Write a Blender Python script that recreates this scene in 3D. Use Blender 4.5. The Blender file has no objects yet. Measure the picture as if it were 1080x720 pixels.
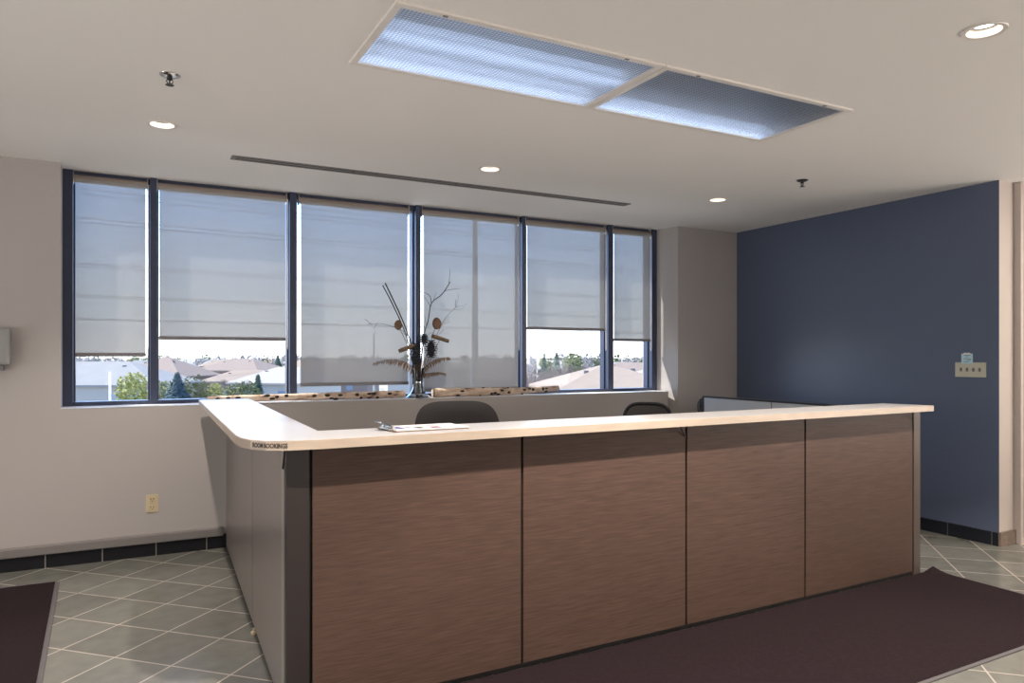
import bpy, bmesh, math, random
from mathutils import Vector, Matrix
C = bpy.context.scene
COL = C.collection
PI = math.pi
R_ = math.radians

# ------------------------------------------------------------------ camera
cam_d = bpy.data.cameras.new('camera')
cam_d.sensor_width = 36.0
cam_d.lens = 772.0 * 36 / 1080
cam_d.shift_y = 16.0 / 1080
cam_d.clip_end = 6000
cam = bpy.data.objects.new('camera', cam_d)
cam.location = (0, 0, 1.42)
cam.rotation_euler = (R_(90), 0, R_(-28))
COL.objects.link(cam)
C.camera = cam
# ------------------------------------------------------------------ exposure
C.view_settings.view_transform = 'Standard'
C.view_settings.look = 'None'
C.view_settings.gamma = 1.0
C.view_settings.use_curve_mapping = False
C.view_settings.exposure = 0.12
C.cycles.use_denoising = True
C.cycles.max_bounces = 10
C.cycles.diffuse_bounces = 6
C.cycles.transparent_max_bounces = 24
C.cycles.sample_clamp_indirect = 6.0
C.cycles.caustics_reflective = False
C.cycles.caustics_refractive = False
# ------------------------------------------------------------------ sky
SKY = 1.0
w = bpy.data.worlds.new('sky'); C.world = w; w.use_nodes = True
nt = w.node_tree; nt.nodes.clear()
tc = nt.nodes.new('ShaderNodeTexCoord'); sp = nt.nodes.new('ShaderNodeSeparateXYZ')
rp = nt.nodes.new('ShaderNodeValToRGB'); bg = nt.nodes.new('ShaderNodeBackground'); ou = nt.nodes.new('ShaderNodeOutputWorld')
nt.links.new(tc.outputs['Generated'], sp.inputs[0]); nt.links.new(sp.outputs['Z'], rp.inputs[0])
nt.links.new(rp.outputs[0], bg.inputs[0]); nt.links.new(bg.outputs[0], ou.inputs[0])
e = rp.color_ramp.elements
e[0].position = 0.0; e[0].color = (1.6, 1.66, 1.72, 1)
e[1].position = 0.6; e[1].color = (0.18, 0.30, .55, 1)
n = e.new(0.07); n.color = (1.3, 1.54, 1.85, 1)
n = e.new(0.22); n.color = (.62, 1.20, 2.35, 1)
n = e.new(0.32); n.color = (.34, .58, 1.05, 1)
bg.inputs[1].default_value = 2.4 * SKY
# ------------------------------------------------------------------ sun (from the left, outside the window)
sd = bpy.data.lights.new('sun', 'SUN'); sd.energy = 10.0; sd.angle = R_(0.53); sd.color = (1, .93, .84)
so = bpy.data.objects.new('sun', sd); COL.objects.link(so)
sv = Vector((-math.cos(R_(55)) * math.sin(R_(58)), math.cos(R_(55)) * math.cos(R_(58)), math.sin(R_(55))))  # towards the sun
so.rotation_euler = sv.to_track_quat('Z', 'Y').to_euler()
so.location = (-3, 12, 12)
# ------------------------------------------------------------------ unseen fill lights added to brighten the ceiling, and the corridor light
def area(name, loc, rot, sx, sy, power, color):
    d = bpy.data.lights.new(name, 'AREA'); d.shape = 'RECTANGLE'; d.size = sx; d.size_y = sy; d.energy = power; d.color = color
    o = bpy.data.objects.new(name, d); o.location = loc; o.rotation_euler = rot; COL.objects.link(o); return o
area('added_fill_back', (3.2, -4.42, 1.35), (R_(90 + 35), 0, 0), 7.0, 1.6, 90, (1, .92, .87))  # added fill from behind the camera; no window is built there
area('added_fill_left', (-3.95, 1.2, 1.35), (R_(90 + 24), 0, R_(-90)), 6.0, 1.6, 195, (1, .96, .93))  # added fill from the left, out of view, in front of solid wall
area('corridor_ceiling_light', (6.9, 1.6, 2.70), (0, 0, 0), .6, 1.2, 45, (1, .86, .74))
area('added_fill_right', (7.9, -1.2, 1.35), (R_(90 + 55), 0, R_(90)), 5.0, 1.6, 320, (1, .92, .85))  # added uplight at the far right, unseen, for the right half of the ceiling
DOWN_C = (1, .87, .76)

# ================================================================== helpers
CEIL = 2.745
def tag(o, label=None, cat=None, group=None, kind=None):
    if label: o['label'] = label
    if cat: o['category'] = cat
    if group: o['group'] = group
    if kind: o['kind'] = kind
    return o
def empty(name, loc=(0, 0, 0), rz=0):
    o = bpy.data.objects.new(name, None); o.empty_display_size = .1
    o.location = loc; o.rotation_euler = (0, 0, rz); COL.objects.link(o); return o
def origin(o):
    v = Vector((0, 0, 0))
    while o is not None:
        v += o.location; o = o.parent
    return v
class MB:
    """collects shapes in world coordinates, builds ONE mesh object"""
    def __init__(s): s.bm = bmesh.new()
    def box(s, a, b, bev=0, seg=2, mi=0):
        x0, y0, z0 = a; x1, y1, z1 = b
        vs = [s.bm.verts.new(p) for p in ((x0,y0,z0),(x1,y0,z0),(x1,y1,z0),(x0,y1,z0),(x0,y0,z1),(x1,y0,z1),(x1,y1,z1),(x0,y1,z1))]
        fs = [s.bm.faces.new([vs[i] for i in q]) for q in ((0,3,2,1),(4,5,6,7),(0,1,5,4),(1,2,6,5),(2,3,7,6),(3,0,4,7))]
        for f in fs: f.material_index = mi
        if bev:
            es = list({ed for f in fs for ed in f.edges})
            bmesh.ops.bevel(s.bm, geom=es, offset=bev, segments=seg, profile=.6, affect='EDGES')
        return s
    def prism(s, pts, z0, z1, bev=0, caps=True, seg=2):
        lo = [s.bm.verts.new((p[0], p[1], z0)) for p in pts]; hi = [s.bm.verts.new((p[0], p[1], z1)) for p in pts]
        n = len(pts); fs = []
        for i in range(n):
            j = (i + 1) % n; fs.append(s.bm.faces.new((lo[i], lo[j], hi[j], hi[i])))
        if caps:
            a = s.bm.faces.new(list(reversed(lo))); b = s.bm.faces.new(hi)
            if bev:
                bmesh.ops.bevel(s.bm, geom=list(set(a.edges) | set(b.edges)), offset=bev, segments=seg, profile=.6, affect='EDGES')
        return s
    def quad(s, *pts, mi=0):
        f = s.bm.faces.new([s.bm.verts.new(p) for p in pts]); f.material_index = mi; return s
    def tube(s, path, rad, seg=10, closed=False, cap=True):
        pts = [Vector(p) for p in path]; n = len(pts)
        if not hasattr(rad, '__len__'): rad = [rad] * n
        rings = []; up = None
        for i, p in enumerate(pts):
            if closed: t = pts[(i + 1) % n] - pts[i - 1]
            else: t = pts[min(i + 1, n - 1)] - pts[max(i - 1, 0)]
            t = t.normalized() if t.length > 1e-9 else Vector((0, 0, 1))
            if up is None:
                up = Vector((0, 0, 1)) if abs(t.z) < .9 else Vector((1, 0, 0))
            u = (up - t * up.dot(t))
            if u.length < 1e-6: u = t.orthogonal()
            u.normalize(); up = u; v = t.cross(u)
            rings.append([s.bm.verts.new(p + (u * math.cos(2*PI*k/seg) + v * math.sin(2*PI*k/seg)) * rad[i]) for k in range(seg)])
        m = n if closed else n - 1
        for i in range(m):
            a, b = rings[i], rings[(i + 1) % n]
            for k in range(seg):
                s.bm.faces.new((a[k], a[(k+1) % seg], b[(k+1) % seg], b[k]))
        if cap and not closed:
            s.bm.faces.new(list(reversed(rings[0]))); s.bm.faces.new(rings[-1])
        return s
    def lathe(s, prof, c=(0, 0, 0), seg=32, m=None, cap0=False, cap1=False):
        rings = []
        for r, z in prof:
            ring = []
            for k in range(seg):
                p = Vector((r * math.cos(2*PI*k/seg), r * math.sin(2*PI*k/seg), z))
                if m is not None: p = m @ p
                ring.append(s.bm.verts.new(p + Vector(c)))
            rings.append(ring)
        for a, b in zip(rings, rings[1:]):
            for k in range(seg):
                s.bm.faces.new((a[k], a[(k+1) % seg], b[(k+1) % seg], b[k]))
        if cap0: s.bm.faces.new(list(reversed(rings[0])))
        if cap1: s.bm.faces.new(rings[-1])
        return s
    def ball(s, c, r, seg=10, sc=(1, 1, 1)):
        bmesh.ops.create_uvsphere(s.bm, u_segments=seg, v_segments=max(5, seg // 2 + 1), radius=r,
            matrix=Matrix.Translation(c) @ Matrix.Diagonal((*sc, 1)))
        return s
    def build(s, name, mat, parent=None, smooth=False, loc=None, fix=True):
        if fix: bmesh.ops.recalc_face_normals(s.bm, faces=s.bm.faces)
        me = bpy.data.meshes.new(name)
        off = origin(parent) if parent else Vector((0, 0, 0))
        if loc is not None: off = off + (Vector(loc) - off)
        for v in s.bm.verts: v.co -= off
        s.bm.to_mesh(me); s.bm.free()
        for m_ in (mat if isinstance(mat, (list, tuple)) else [mat]): me.materials.append(m_)
        if smooth:
            for p in me.polygons: p.use_smooth = True
            try: me.set_sharp_from_angle(angle=R_(40))
            except Exception: pass
        o = bpy.data.objects.new(name, me); COL.objects.link(o)
        if parent: o.parent = parent
        if loc is not None: o.location = Vector(loc) - (origin(parent) if parent else Vector((0, 0, 0)))
        return o
CH = {}
def copy_tree(o, parent=None):
    c = o.copy(); COL.objects.link(c); c.parent = parent
    for ch in list(o.children): copy_tree(ch, c)
    return c

# ================================================================== materials
def mat(name, col, rough=.5, metal=0, spec=.5, bump=None, vary=None, emit=None, trans=0, coat=0):
    """bump=(scale, strength, stretch xyz); vary=(scale, amount, stretch xyz)"""
    m = bpy.data.materials.new(name); m.use_nodes = True
    t = m.node_tree; b = t.nodes['Principled BSDF']
    b.inputs['Base Color'].default_value = (*col, 1); b.inputs['Roughness'].default_value = rough
    b.inputs['Metallic'].default_value = metal; b.inputs['Specular IOR Level'].default_value = spec
    if trans: b.inputs['Transmission Weight'].default_value = trans
    if coat: b.inputs['Coat Weight'].default_value = coat
    if emit: b.inputs['Emission Color'].default_value = (*emit[:3], 1); b.inputs['Emission Strength'].default_value = emit[3]
    def noise(sc, st, detail=4):
        c = t.nodes.new('ShaderNodeTexCoord'); mp = t.nodes.new('ShaderNodeMapping'); nz = t.nodes.new('ShaderNodeTexNoise')
        mp.inputs['Scale'].default_value = st; nz.inputs['Scale'].default_value = sc; nz.inputs['Detail'].default_value = detail
        t.links.new(c.outputs['Object'], mp.inputs[0]); t.links.new(mp.outputs[0], nz.inputs[0]); return nz
    if vary:
        nz = noise(vary[0], vary[2] if len(vary) > 2 else (1, 1, 1))
        r = t.nodes.new('ShaderNodeValToRGB'); a = vary[1]
        r.color_ramp.elements[0].position = .3; r.color_ramp.elements[1].position = .7
        r.color_ramp.elements[0].color = (*[x * (1 - a) for x in col], 1); r.color_ramp.elements[1].color = (*[min(1, x * (1 + a)) for x in col], 1)
        t.links.new(nz.outputs['Fac'], r.inputs[0]); t.links.new(r.outputs[0], b.inputs['Base Color'])
    if bump:
        nz = noise(bump[0], bump[2] if len(bump) > 2 else (1, 1, 1)); bp = t.nodes.new('ShaderNodeBump')
        bp.inputs['Strength'].default_value = bump[1]; bp.inputs['Distance'].default_value = .002
        t.links.new(nz.outputs['Fac'], bp.inputs['Height']); t.links.new(bp.outputs[0], b.inputs['Normal'])
    return m
M = {}
M['wall'] = mat('warm_grey_paint', (.43, .403, .39), .6, spec=.3, bump=(120, .06))
M['ceil'] = mat('ceiling_paint', (.86, .835, .81), .8, spec=.2, bump=(90, .04))
M['blue'] = mat('slate_blue_paint', (.093, .119, .185), .34, spec=.5, bump=(120, .06))
M['cream'] = mat('cream_paint', (.50, .445, .41), .55, spec=.3)
M['corr'] = mat('cream_floor', (.72, .60, .48), .5)
M['band'] = mat('grey_trim', (.20, .185, .18), .5)
M['frame'] = mat('navy_aluminium', (.035, .045, .085), .38, metal=.2)
M['sill'] = mat('sill_paint', (.74, .76, .80), .35)
M['cassette'] = mat('taupe_cassette', (.27, .22, .19), .6)
M['bar'] = mat('grey_blind_bar', (.20, .19, .20), .5)
M['laminate'] = mat('brown_woodgrain_laminate', (.076, .047, .037), .42, spec=.2, vary=(9, .20, (.9, .9, 22)), bump=(14, .06, (.8, .8, 26)))
M['post'] = mat('dark_bronze_metal', (.028, .022, .022), .38, metal=.2)
M['side'] = mat('wall_sheen_laminate', (.20, .17, .158), .30, spec=.6, vary=(5, .06, (.4, .4, 8)))  # paler and greyer than the front: reflected wall light put into the colour
M['endpost'] = mat('brown_metal_post', (.085, .066, .058), .4, metal=.2)
M['trim'] = mat('brushed_trim', (.42, .40, .38), .35, metal=.6)
M['black'] = mat('black_gap', (.006, .006, .006), .7)
M['blackmetal'] = mat('black_metal', (.02, .02, .022), .45)
M['counter'] = mat('pale_laminate', (.51, .505, .50), .33, spec=.55, vary=(3, .03))
M['edge'] = mat('tan_edge_band', (.41, .34, .275), .4, vary=(6, .08, (1, 1, 6)))
M['ink'] = mat('sign_ink', (.035, .022, .018), .5)
M['screen'] = mat('light_grey_fabric', (.68, .69, .69), .8, bump=(400, .3))
M['charcoal'] = mat('charcoal_upholstery', (.052, .047, .047), .75, bump=(500, .25))
M['plastic'] = mat('black_plastic', (.018, .018, .02), .42)
M['chrome'] = mat('polished_steel', (.72, .72, .72), .18, metal=1)
M['paper'] = mat('white_paper', (.82, .82, .84), .6)
M['board'] = mat('clipboard_board', (.16, .11, .08), .5)
M['ivory'] = mat('ivory_plastic', (.60, .50, .33), .4)
M['ivory2'] = mat('pale_ivory_plastic', (.55, .53, .42), .4)
M['dispenser'] = mat('grey_white_plastic', (.30, .305, .295), .4)
M['note'] = mat('pale_blue_note', (.45, .66, .74), .7)
M['white'] = mat('white_enamel', (.78, .74, .70), .4)
M['mat_floor'] = mat('dark_burgundy_matting', (.0165, .0092, .0115), .95, spec=.15, bump=(300, .8), vary=(60, .18))
M['mat_edge'] = mat('grey_rubber_edge', (.10, .095, .10), .6)
M['baffle'] = mat('satin_reflector', (.80, .70, .60), .35, metal=.3)
M['lamp'] = mat('lit_lamp', (1, .9, .8), .5, emit=(1, .92, .82, 9))
M['tube'] = mat('lit_fluorescent', (1, 1, 1), .5, emit=(.62, .75, 1.0, 3.9))
M['tube_glow'] = mat('dim_fluorescent_tube', (.8, .8, .8), .5, emit=(.62, .75, 1.0, 4.6))  # glow added: brightens the right lens along its window-side edge
M['stick'] = mat('brown_twig', (.10, .062, .040), .8, bump=(200, .5))
M['darkstick'] = mat('dark_branch', (.022, .019, .022), .8, bump=(200, .5))
M['frond'] = mat('dried_frond', (.19, .115, .06), .8)
M['slice'] = mat('sawn_wood_face', (.17, .095, .058), .7, vary=(40, .25))
M['barkd'] = mat('brown_bark', (.12, .075, .05), .9, bump=(80, .8), vary=(60, .4))
M['cone'] = mat('dark_pine_cone', (.020, .022, .034), .6)
M['cutstick'] = mat('tan_cut_wood', (.16, .11, .068), .8, vary=(60, .3), bump=(100, .4))

def node_mat(name):
    m = bpy.data.materials.new(name); m.use_nodes = True; t = m.node_tree; t.nodes.clear()
    return m, t, t.nodes.new('ShaderNodeOutputMaterial')
# clear glass (thin): lets light through, mirrors a little
def glass(name, tint, refl=.06, rough=0.0):
    m, t, o = node_mat(name)
    a = t.nodes.new('ShaderNodeBsdfTransparent'); a.inputs[0].default_value = (*tint, 1)
    g = t.nodes.new('ShaderNodeBsdfGlossy'); g.inputs['Roughness'].default_value = rough
    f = t.nodes.new('ShaderNodeFresnel'); f.inputs[0].default_value = 1.45
    ml = t.nodes.new('ShaderNodeMath'); ml.operation = 'MULTIPLY'; ml.inputs[1].default_value = refl / .034
    ml.use_clamp = True
    x = t.nodes.new('ShaderNodeMixShader')
    t.links.new(f.outputs[0], ml.inputs[0]); t.links.new(ml.outputs[0], x.inputs[0]); t.links.new(a.outputs[0], x.inputs[1]); t.links.new(g.outputs[0], x.inputs[2])
    t.links.new(x.outputs[0], o.inputs[0]); return m
M['glass'] = glass('window_glass', (.94, .95, .95), .003)
M['vase'] = glass('vase_glass', (.95, .98, 1), .10, .02)
# roller-blind screen cloth: an open weave one can faintly see through
m, t, o = node_mat('blind_screen_cloth'); M['blind'] = m
tr = t.nodes.new('ShaderNodeBsdfTransparent'); tr.inputs[0].default_value = (1, 1, 1, 1)
tl = t.nodes.new('ShaderNodeBsdfTranslucent'); tl.inputs[0].default_value = (.074, .072, .069, 1)
df = t.nodes.new('ShaderNodeBsdfDiffuse'); df.inputs[0].default_value = (.26, .25, .24, 1)
ad = t.nodes.new('ShaderNodeAddShader'); mx = t.nodes.new('ShaderNodeMixShader'); mx.inputs[0].default_value = .938
t.links.new(tl.outputs[0], ad.inputs[0]); t.links.new(df.outputs[0], ad.inputs[1])
t.links.new(tr.outputs[0], mx.inputs[1]); t.links.new(ad.outputs[0], mx.inputs[2]); t.links.new(mx.outputs[0], o.inputs[0])
# chair mesh cloth
m, t, o = node_mat('chair_mesh_cloth'); M['meshcloth'] = m
tr = t.nodes.new('ShaderNodeBsdfTransparent'); df = t.nodes.new('ShaderNodeBsdfDiffuse'); df.inputs[0].default_value = (.02, .02, .022, 1)
mx = t.nodes.new('ShaderNodeMixShader'); mx.inputs[0].default_value = .5
t.links.new(tr.outputs[0], mx.inputs[1]); t.links.new(df.outputs[0], mx.inputs[2]); t.links.new(mx.outputs[0], o.inputs[0])
# prismatic light lens: small pyramids, milky and glossy
m, t, o = node_mat('prismatic_lens'); M['lens'] = m
co = t.nodes.new('ShaderNodeTexCoord'); mp = t.nodes.new('ShaderNodeMapping'); mp.inputs['Scale'].default_value = (62, 62, 1)
vo = t.nodes.new('ShaderNodeTexVoronoi'); vo.inputs['Randomness'].default_value = 0; vo.inputs['Scale'].default_value = 1; vo.distance = 'CHEBYCHEV'
bp = t.nodes.new('ShaderNodeBump'); bp.inputs['Strength'].default_value = .55; bp.inputs['Distance'].default_value = .01
t.links.new(co.outputs['Object'], mp.inputs[0]); t.links.new(mp.outputs[0], vo.inputs[0]); t.links.new(vo.outputs['Distance'], bp.inputs['Height'])
tr = t.nodes.new('ShaderNodeBsdfTransparent'); tr.inputs[0].default_value = (.80, .88, 1, 1)
tl = t.nodes.new('ShaderNodeBsdfTranslucent'); rl = t.nodes.new('ShaderNodeValToRGB'); rl.color_ramp.elements[0].color = (.88, .93, 1, 1); rl.color_ramp.elements[1].color = (.34, .40, .50, 1); rl.color_ramp.elements[0].position = .15; rl.color_ramp.elements[1].position = .5; t.links.new(vo.outputs['Distance'], rl.inputs[0]); t.links.new(rl.outputs[0], tl.inputs[0])  # facet refraction painted in: cells darken towards their borders
gl = t.nodes.new('ShaderNodeBsdfGlossy'); gl.inputs['Roughness'].default_value = .16; gl.inputs[0].default_value = (.9, .95, 1, 1)
fr = t.nodes.new('ShaderNodeFresnel'); fr.inputs[0].default_value = 1.5
m1 = t.nodes.new('ShaderNodeMixShader'); m1.inputs[0].default_value = .93; t.links.new(bp.outputs[0], tl.inputs['Normal']); m2 = t.nodes.new('ShaderNodeMixShader')
t.links.new(bp.outputs[0], gl.inputs['Normal']); t.links.new(bp.outputs[0], fr.inputs['Normal'])
t.links.new(tr.outputs[0], m1.inputs[1]); t.links.new(tl.outputs[0], m1.inputs[2]); t.links.new(fr.outputs[0], m2.inputs[0])
t.links.new(m1.outputs[0], m2.inputs[1]); t.links.new(gl.outputs[0], m2.inputs[2]); t.links.new(m2.outputs[0], o.inputs[0])
# diagonal slate tiles with grout
TOFF = (3.13, -3.10)
def tile_mat(name, base, grout, size, rot, off, rough):
    m = bpy.data.materials.new(name); m.use_nodes = True; t = m.node_tree; b = t.nodes['Principled BSDF']
    co = t.nodes.new('ShaderNodeTexCoord'); mp = t.nodes.new('ShaderNodeMapping')
    mp.inputs['Rotation'].default_value = (0, 0, rot); mp.inputs['Location'].default_value = (*off, 0)
    t.links.new(co.outputs['Object'], mp.inputs[0])
    br = t.nodes.new('ShaderNodeTexBrick'); br.offset = 0; br.squash = 1
    br.inputs['Scale'].default_value = 1; br.inputs['Brick Width'].default_value = size[0]; br.inputs['Row Height'].default_value = size[1]
    br.inputs['Mortar Size'].default_value = .0046; br.inputs['Mortar Smooth'].default_value = .15; br.inputs['Bias'].default_value = 0
    br.inputs['Color1'].default_value = (*[x * .88 for x in base], 1); br.inputs['Color2'].default_value = (*[x * 1.12 for x in base], 1); br.inputs['Mortar'].default_value = (*grout, 1)
    t.links.new(mp.outputs[0], br.inputs[0])
    nz = t.nodes.new('ShaderNodeTexNoise'); nz.inputs['Scale'].default_value = 9; nz.inputs['Detail'].default_value = 6
    t.links.new(co.outputs['Object'], nz.inputs[0])
    mr = t.nodes.new('ShaderNodeMapRange'); mr.inputs[3].default_value = .72; mr.inputs[4].default_value = 1.28
    t.links.new(nz.outputs['Fac'], mr.inputs[0])
    mm = t.nodes.new('ShaderNodeMix'); mm.data_type = 'RGBA'; mm.blend_type = 'MULTIPLY'; mm.inputs[0].default_value = 1
    t.links.new(br.outputs['Color'], mm.inputs[6]); t.links.new(mr.outputs[0], mm.inputs[7]); t.links.new(mm.outputs[2], b.inputs['Base Color'])
    bu = t.nodes.new('ShaderNodeBump'); bu.inputs['Strength'].default_value = .25; bu.inputs['Distance'].default_value = .002
    t.links.new(nz.outputs['Fac'], bu.inputs['Height']); t.links.new(bu.outputs[0], b.inputs['Normal'])
    b.inputs['Roughness'].default_value = rough; b.inputs['Specular IOR Level'].default_value = .5
    return m
M['floor'] = tile_mat('slate_floor_tile', (.155, .158, .142), (.42, .38, .34), (.324, .342), R_(45), TOFF, .23)
def base_mat(name, col, axis, period, phase, grout):
    m = mat(name, col, .55, spec=.2, bump=(40, .3)); t = m.node_tree; b = t.nodes['Principled BSDF']
    co = t.nodes.new('ShaderNodeTexCoord'); se = t.nodes.new('ShaderNodeSeparateXYZ'); t.links.new(co.outputs['Object'], se.inputs[0])
    a = t.nodes.new('ShaderNodeMath'); a.operation = 'SUBTRACT'; a.inputs[1].default_value = phase
    d = t.nodes.new('ShaderNodeMath'); d.operation = 'PINGPONG'; d.inputs[1].default_value = period / 2
    l = t.nodes.new('ShaderNodeMath'); l.operation = 'LESS_THAN'; l.inputs[1].default_value = .0035
    x = t.nodes.new('ShaderNodeMix'); x.data_type = 'RGBA'; x.inputs[6].default_value = (*col, 1); x.inputs[7].default_value = (*grout, 1)
    t.links.new(se.outputs[axis], a.inputs[0]); t.links.new(a.outputs[0], d.inputs[0]); t.links.new(d.outputs[0], l.inputs[0])
    t.links.new(l.outputs[0], x.inputs[0]); t.links.new(x.outputs[2], b.inputs['Base Color']); return m
M['base_x'] = base_mat('black_base_tile', (.012, .012, .015), 0, .335, -.46, (.25, .23, .21))
M['base_y'] = base_mat('black_base_tile_side', (.012, .014, .02), 1, .335, 3.51, (.10, .10, .11))
M['base_grey'] = mat('brown_grey_base_tile', (.19, .145, .115), .5, vary=(30, .2))
# birch bark
m = bpy.data.materials.new('birch_bark'); m.use_nodes = True; M['birch'] = m; t = m.node_tree; b = t.nodes['Principled BSDF']
b.inputs['Roughness'].default_value = .8
co = t.nodes.new('ShaderNodeTexCoord'); mp = t.nodes.new('ShaderNodeMapping'); mp.inputs['Scale'].default_value = (9, 16, 16)
nz = t.nodes.new('ShaderNodeTexNoise'); nz.inputs['Scale'].default_value = 1.2; nz.inputs['Detail'].default_value = 5
rr = t.nodes.new('ShaderNodeValToRGB'); el = rr.color_ramp.elements
el[0].position = .30; el[0].color = (.045, .03, .022, 1); el[1].position = .62; el[1].color = (.62, .50, .40, 1)
q = el.new(.40); q.color = (.42, .30, .22, 1)
t.links.new(co.outputs['Object'], mp.inputs[0]); t.links.new(mp.outputs[0], nz.inputs[0]); t.links.new(nz.outputs['Fac'], rr.inputs[0]); t.links.new(rr.outputs[0], b.inputs['Base Color'])
M['knot'] = mat('dark_bark_knot', (.018, .013, .010), .9)

# ================================================================== setting
def struct(o): o['kind'] = 'structure'; return o
# window positions along X (glass bays between these mullion faces)
YW = 5.86          # room face of the window wall
YM = 6.04          # room face of the mullions
YG = 6.12          # glass
MUL = [(-.375, -.312), (.178, .226), (1.186, 1.243), (2.262, 2.306), (3.322, 3.368), (4.308, 4.372), (4.862, 4.905)]
SILL = 1.062
b = MB(); b.box((-4.2, YW, 0), (MUL[0][0], 6.25, CEIL)); b.box((MUL[0][0], YW, 0), (4.925, 6.25, SILL))
b.prism([(4.905, 6.25), (4.925, 6.06), (4.99, 5.785), (5.8, 5.785), (5.8, 6.25)], 0, CEIL)
struct(b.build('wall_back', M['wall']))
b = MB(); b.box((5.8, 3.13, 0), (5.99, 6.25, CEIL))
wr = b.build('wall_right', [M['wall'], M['blue'], M['cream']]); struct(wr)
for p in wr.data.polygons:
    if p.normal.x < -.9: p.material_index = 1
    if p.normal.y < -.9 or p.normal.x > .9: p.material_index = 2
b = MB(); b.box((-4.2, -4.5, 0), (-4.0, YW, CEIL)); struct(b.build('wall_left', M['wall']))
b = MB(); b.box((-4.2, -4.7, 0), (8.2, -4.5, CEIL)); struct(b.build('wall_front', M['wall']))
b = MB(); b.box((8.0, -4.5, 0), (8.2, 3.3, CEIL)); struct(b.build('wall_corridor', M['cream']))
b = MB(); b.box((6.95, 3.18, 0), (8.0, 3.30, CEIL)); b.box((5.99, 3.18, 2.60), (6.95, 3.30, CEIL)); struct(b.build('wall_door', M['cream']))
# floor
b = MB(); b.box((-4.2, -4.7, -.12), (8.2, 6.25, 0)); struct(b.build('floor', M['floor']))
b = MB(); b.box((6.0, 3.06, 0), (8.0, 3.18, .002)); struct(b.build('trim_1', M['corr']))
# ceiling with holes for the fixtures and downlights
DL = [(.198, 4.625), (2.289, 4.634), (4.436, 4.642), (3.09, 1.725)]
DL_OUT = [(-1.95, 4.62), (.95, 1.72), (-1.2, 1.72), (5.2, 1.73), (.2, -1.2), (2.3, -1.2), (4.44, -1.2)]
DL_W = [165, 52, 40, 330, 100, 330, 90, 45, 90, 90, 90]
FX = [(.897, 2.603, 2.173, 3.252), (2.178, 2.603, 3.454, 3.252)]
DR = .068
holes = [(x - .1, y - .1, x + .1, y + .1, 1) for x, y in DL + DL_OUT] + [(f[0] + .02, f[1] + .02, f[2] - .02, f[3] - .02, 0) for f in FX]
xs = sorted({-4.2, 8.2} | {round(h[0], 4) for h in holes} | {round(h[2], 4) for h in holes})
ys = sorted({-4.7, 6.25} | {round(h[1], 4) for h in holes} | {round(h[3], 4) for h in holes})
b = MB()
for i in range(len(xs) - 1):
    for j in range(len(ys) - 1):
        cx = (xs[i] + xs[i+1]) / 2; cy = (ys[j] + ys[j+1]) / 2
        if any(h[0] < cx < h[2] and h[1] < cy < h[3] for h in holes): continue
        b.quad((xs[i], ys[j], CEIL), (xs[i], ys[j+1], CEIL), (xs[i+1], ys[j+1], CEIL), (xs[i+1], ys[j], CEIL))
for h in holes:
    if not h[4]: continue
    cx = (h[0] + h[2]) / 2; cy = (h[1] + h[3]) / 2; N = 40; ring = []; sq = []
    for k in range(N):
        a = 2 * PI * k / N + PI / 4; c, s_ = math.cos(a), math.sin(a); q = .1 / max(abs(c), abs(s_))
        ring.append(b.bm.verts.new((cx + DR * c, cy + DR * s_, CEIL))); sq.append(b.bm.verts.new((cx + q * c, cy + q * s_, CEIL)))
    for k in range(N):
        b.bm.faces.new((ring[k], sq[k], sq[(k+1) % N], ring[(k+1) % N]))
bmesh.ops.remove_doubles(b.bm, verts=b.bm.verts, dist=1e-4)
for f in b.bm.faces:
    if f.normal.z > 0: f.normal_flip()
struct(b.build('ceiling', M['ceil'], fix=False))
b = MB(); b.box((-4.2, -4.7, CEIL + .22), (8.2, 6.25, CEIL + .4)); b.box((-4.2, 6.16, CEIL), (8.2, 6.25, CEIL + .22))
struct(b.build('ceiling_slab', M['ceil']))
# trims and baseboards
b = MB(); b.box((-4.0, 5.815, 0), (4.93, YW, .092)); struct(b.build('baseboard_back', M['base_x']))
b = MB(); b.box((-4.0, 5.80, .092), (.66, YW, .150), .006); struct(b.build('trim_2', M['band']))
b = MB(); b.box((5.785, 3.13, 0), (5.8, 5.785, .100)); struct(b.build('baseboard_right', M['base_y']))
b = MB(); b.box((5.79, 3.112, 0), (5.995, 3.13, .105)); struct(b.build('baseboard_end', M['base_grey']))
b = MB(); b.box((5.996, 3.08, 0), (6.036, 3.2, CEIL - .002), .002); b.box((6.036, 3.09, 2.60), (6.95, 3.2, CEIL - .002), .002); b.box((6.91, 3.08, 0), (6.95, 3.2, 2.6), .004)
dr = empty('door_1', (6.4, 3.14, 0)); struct(dr)
b.build('casing', M['cream'], dr)
b = MB(); b.box((6.04, 3.19, .01), (6.905, 3.23, 2.595), .003); b.build('door_leaf', M['post'], dr)
b = MB(); b.tube([(6.83, 3.19, 1.02), (6.83, 3.13, 1.02), (6.72, 3.13, 1.02)], .011); b.build('door_handle', M['chrome'], dr, True)

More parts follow.
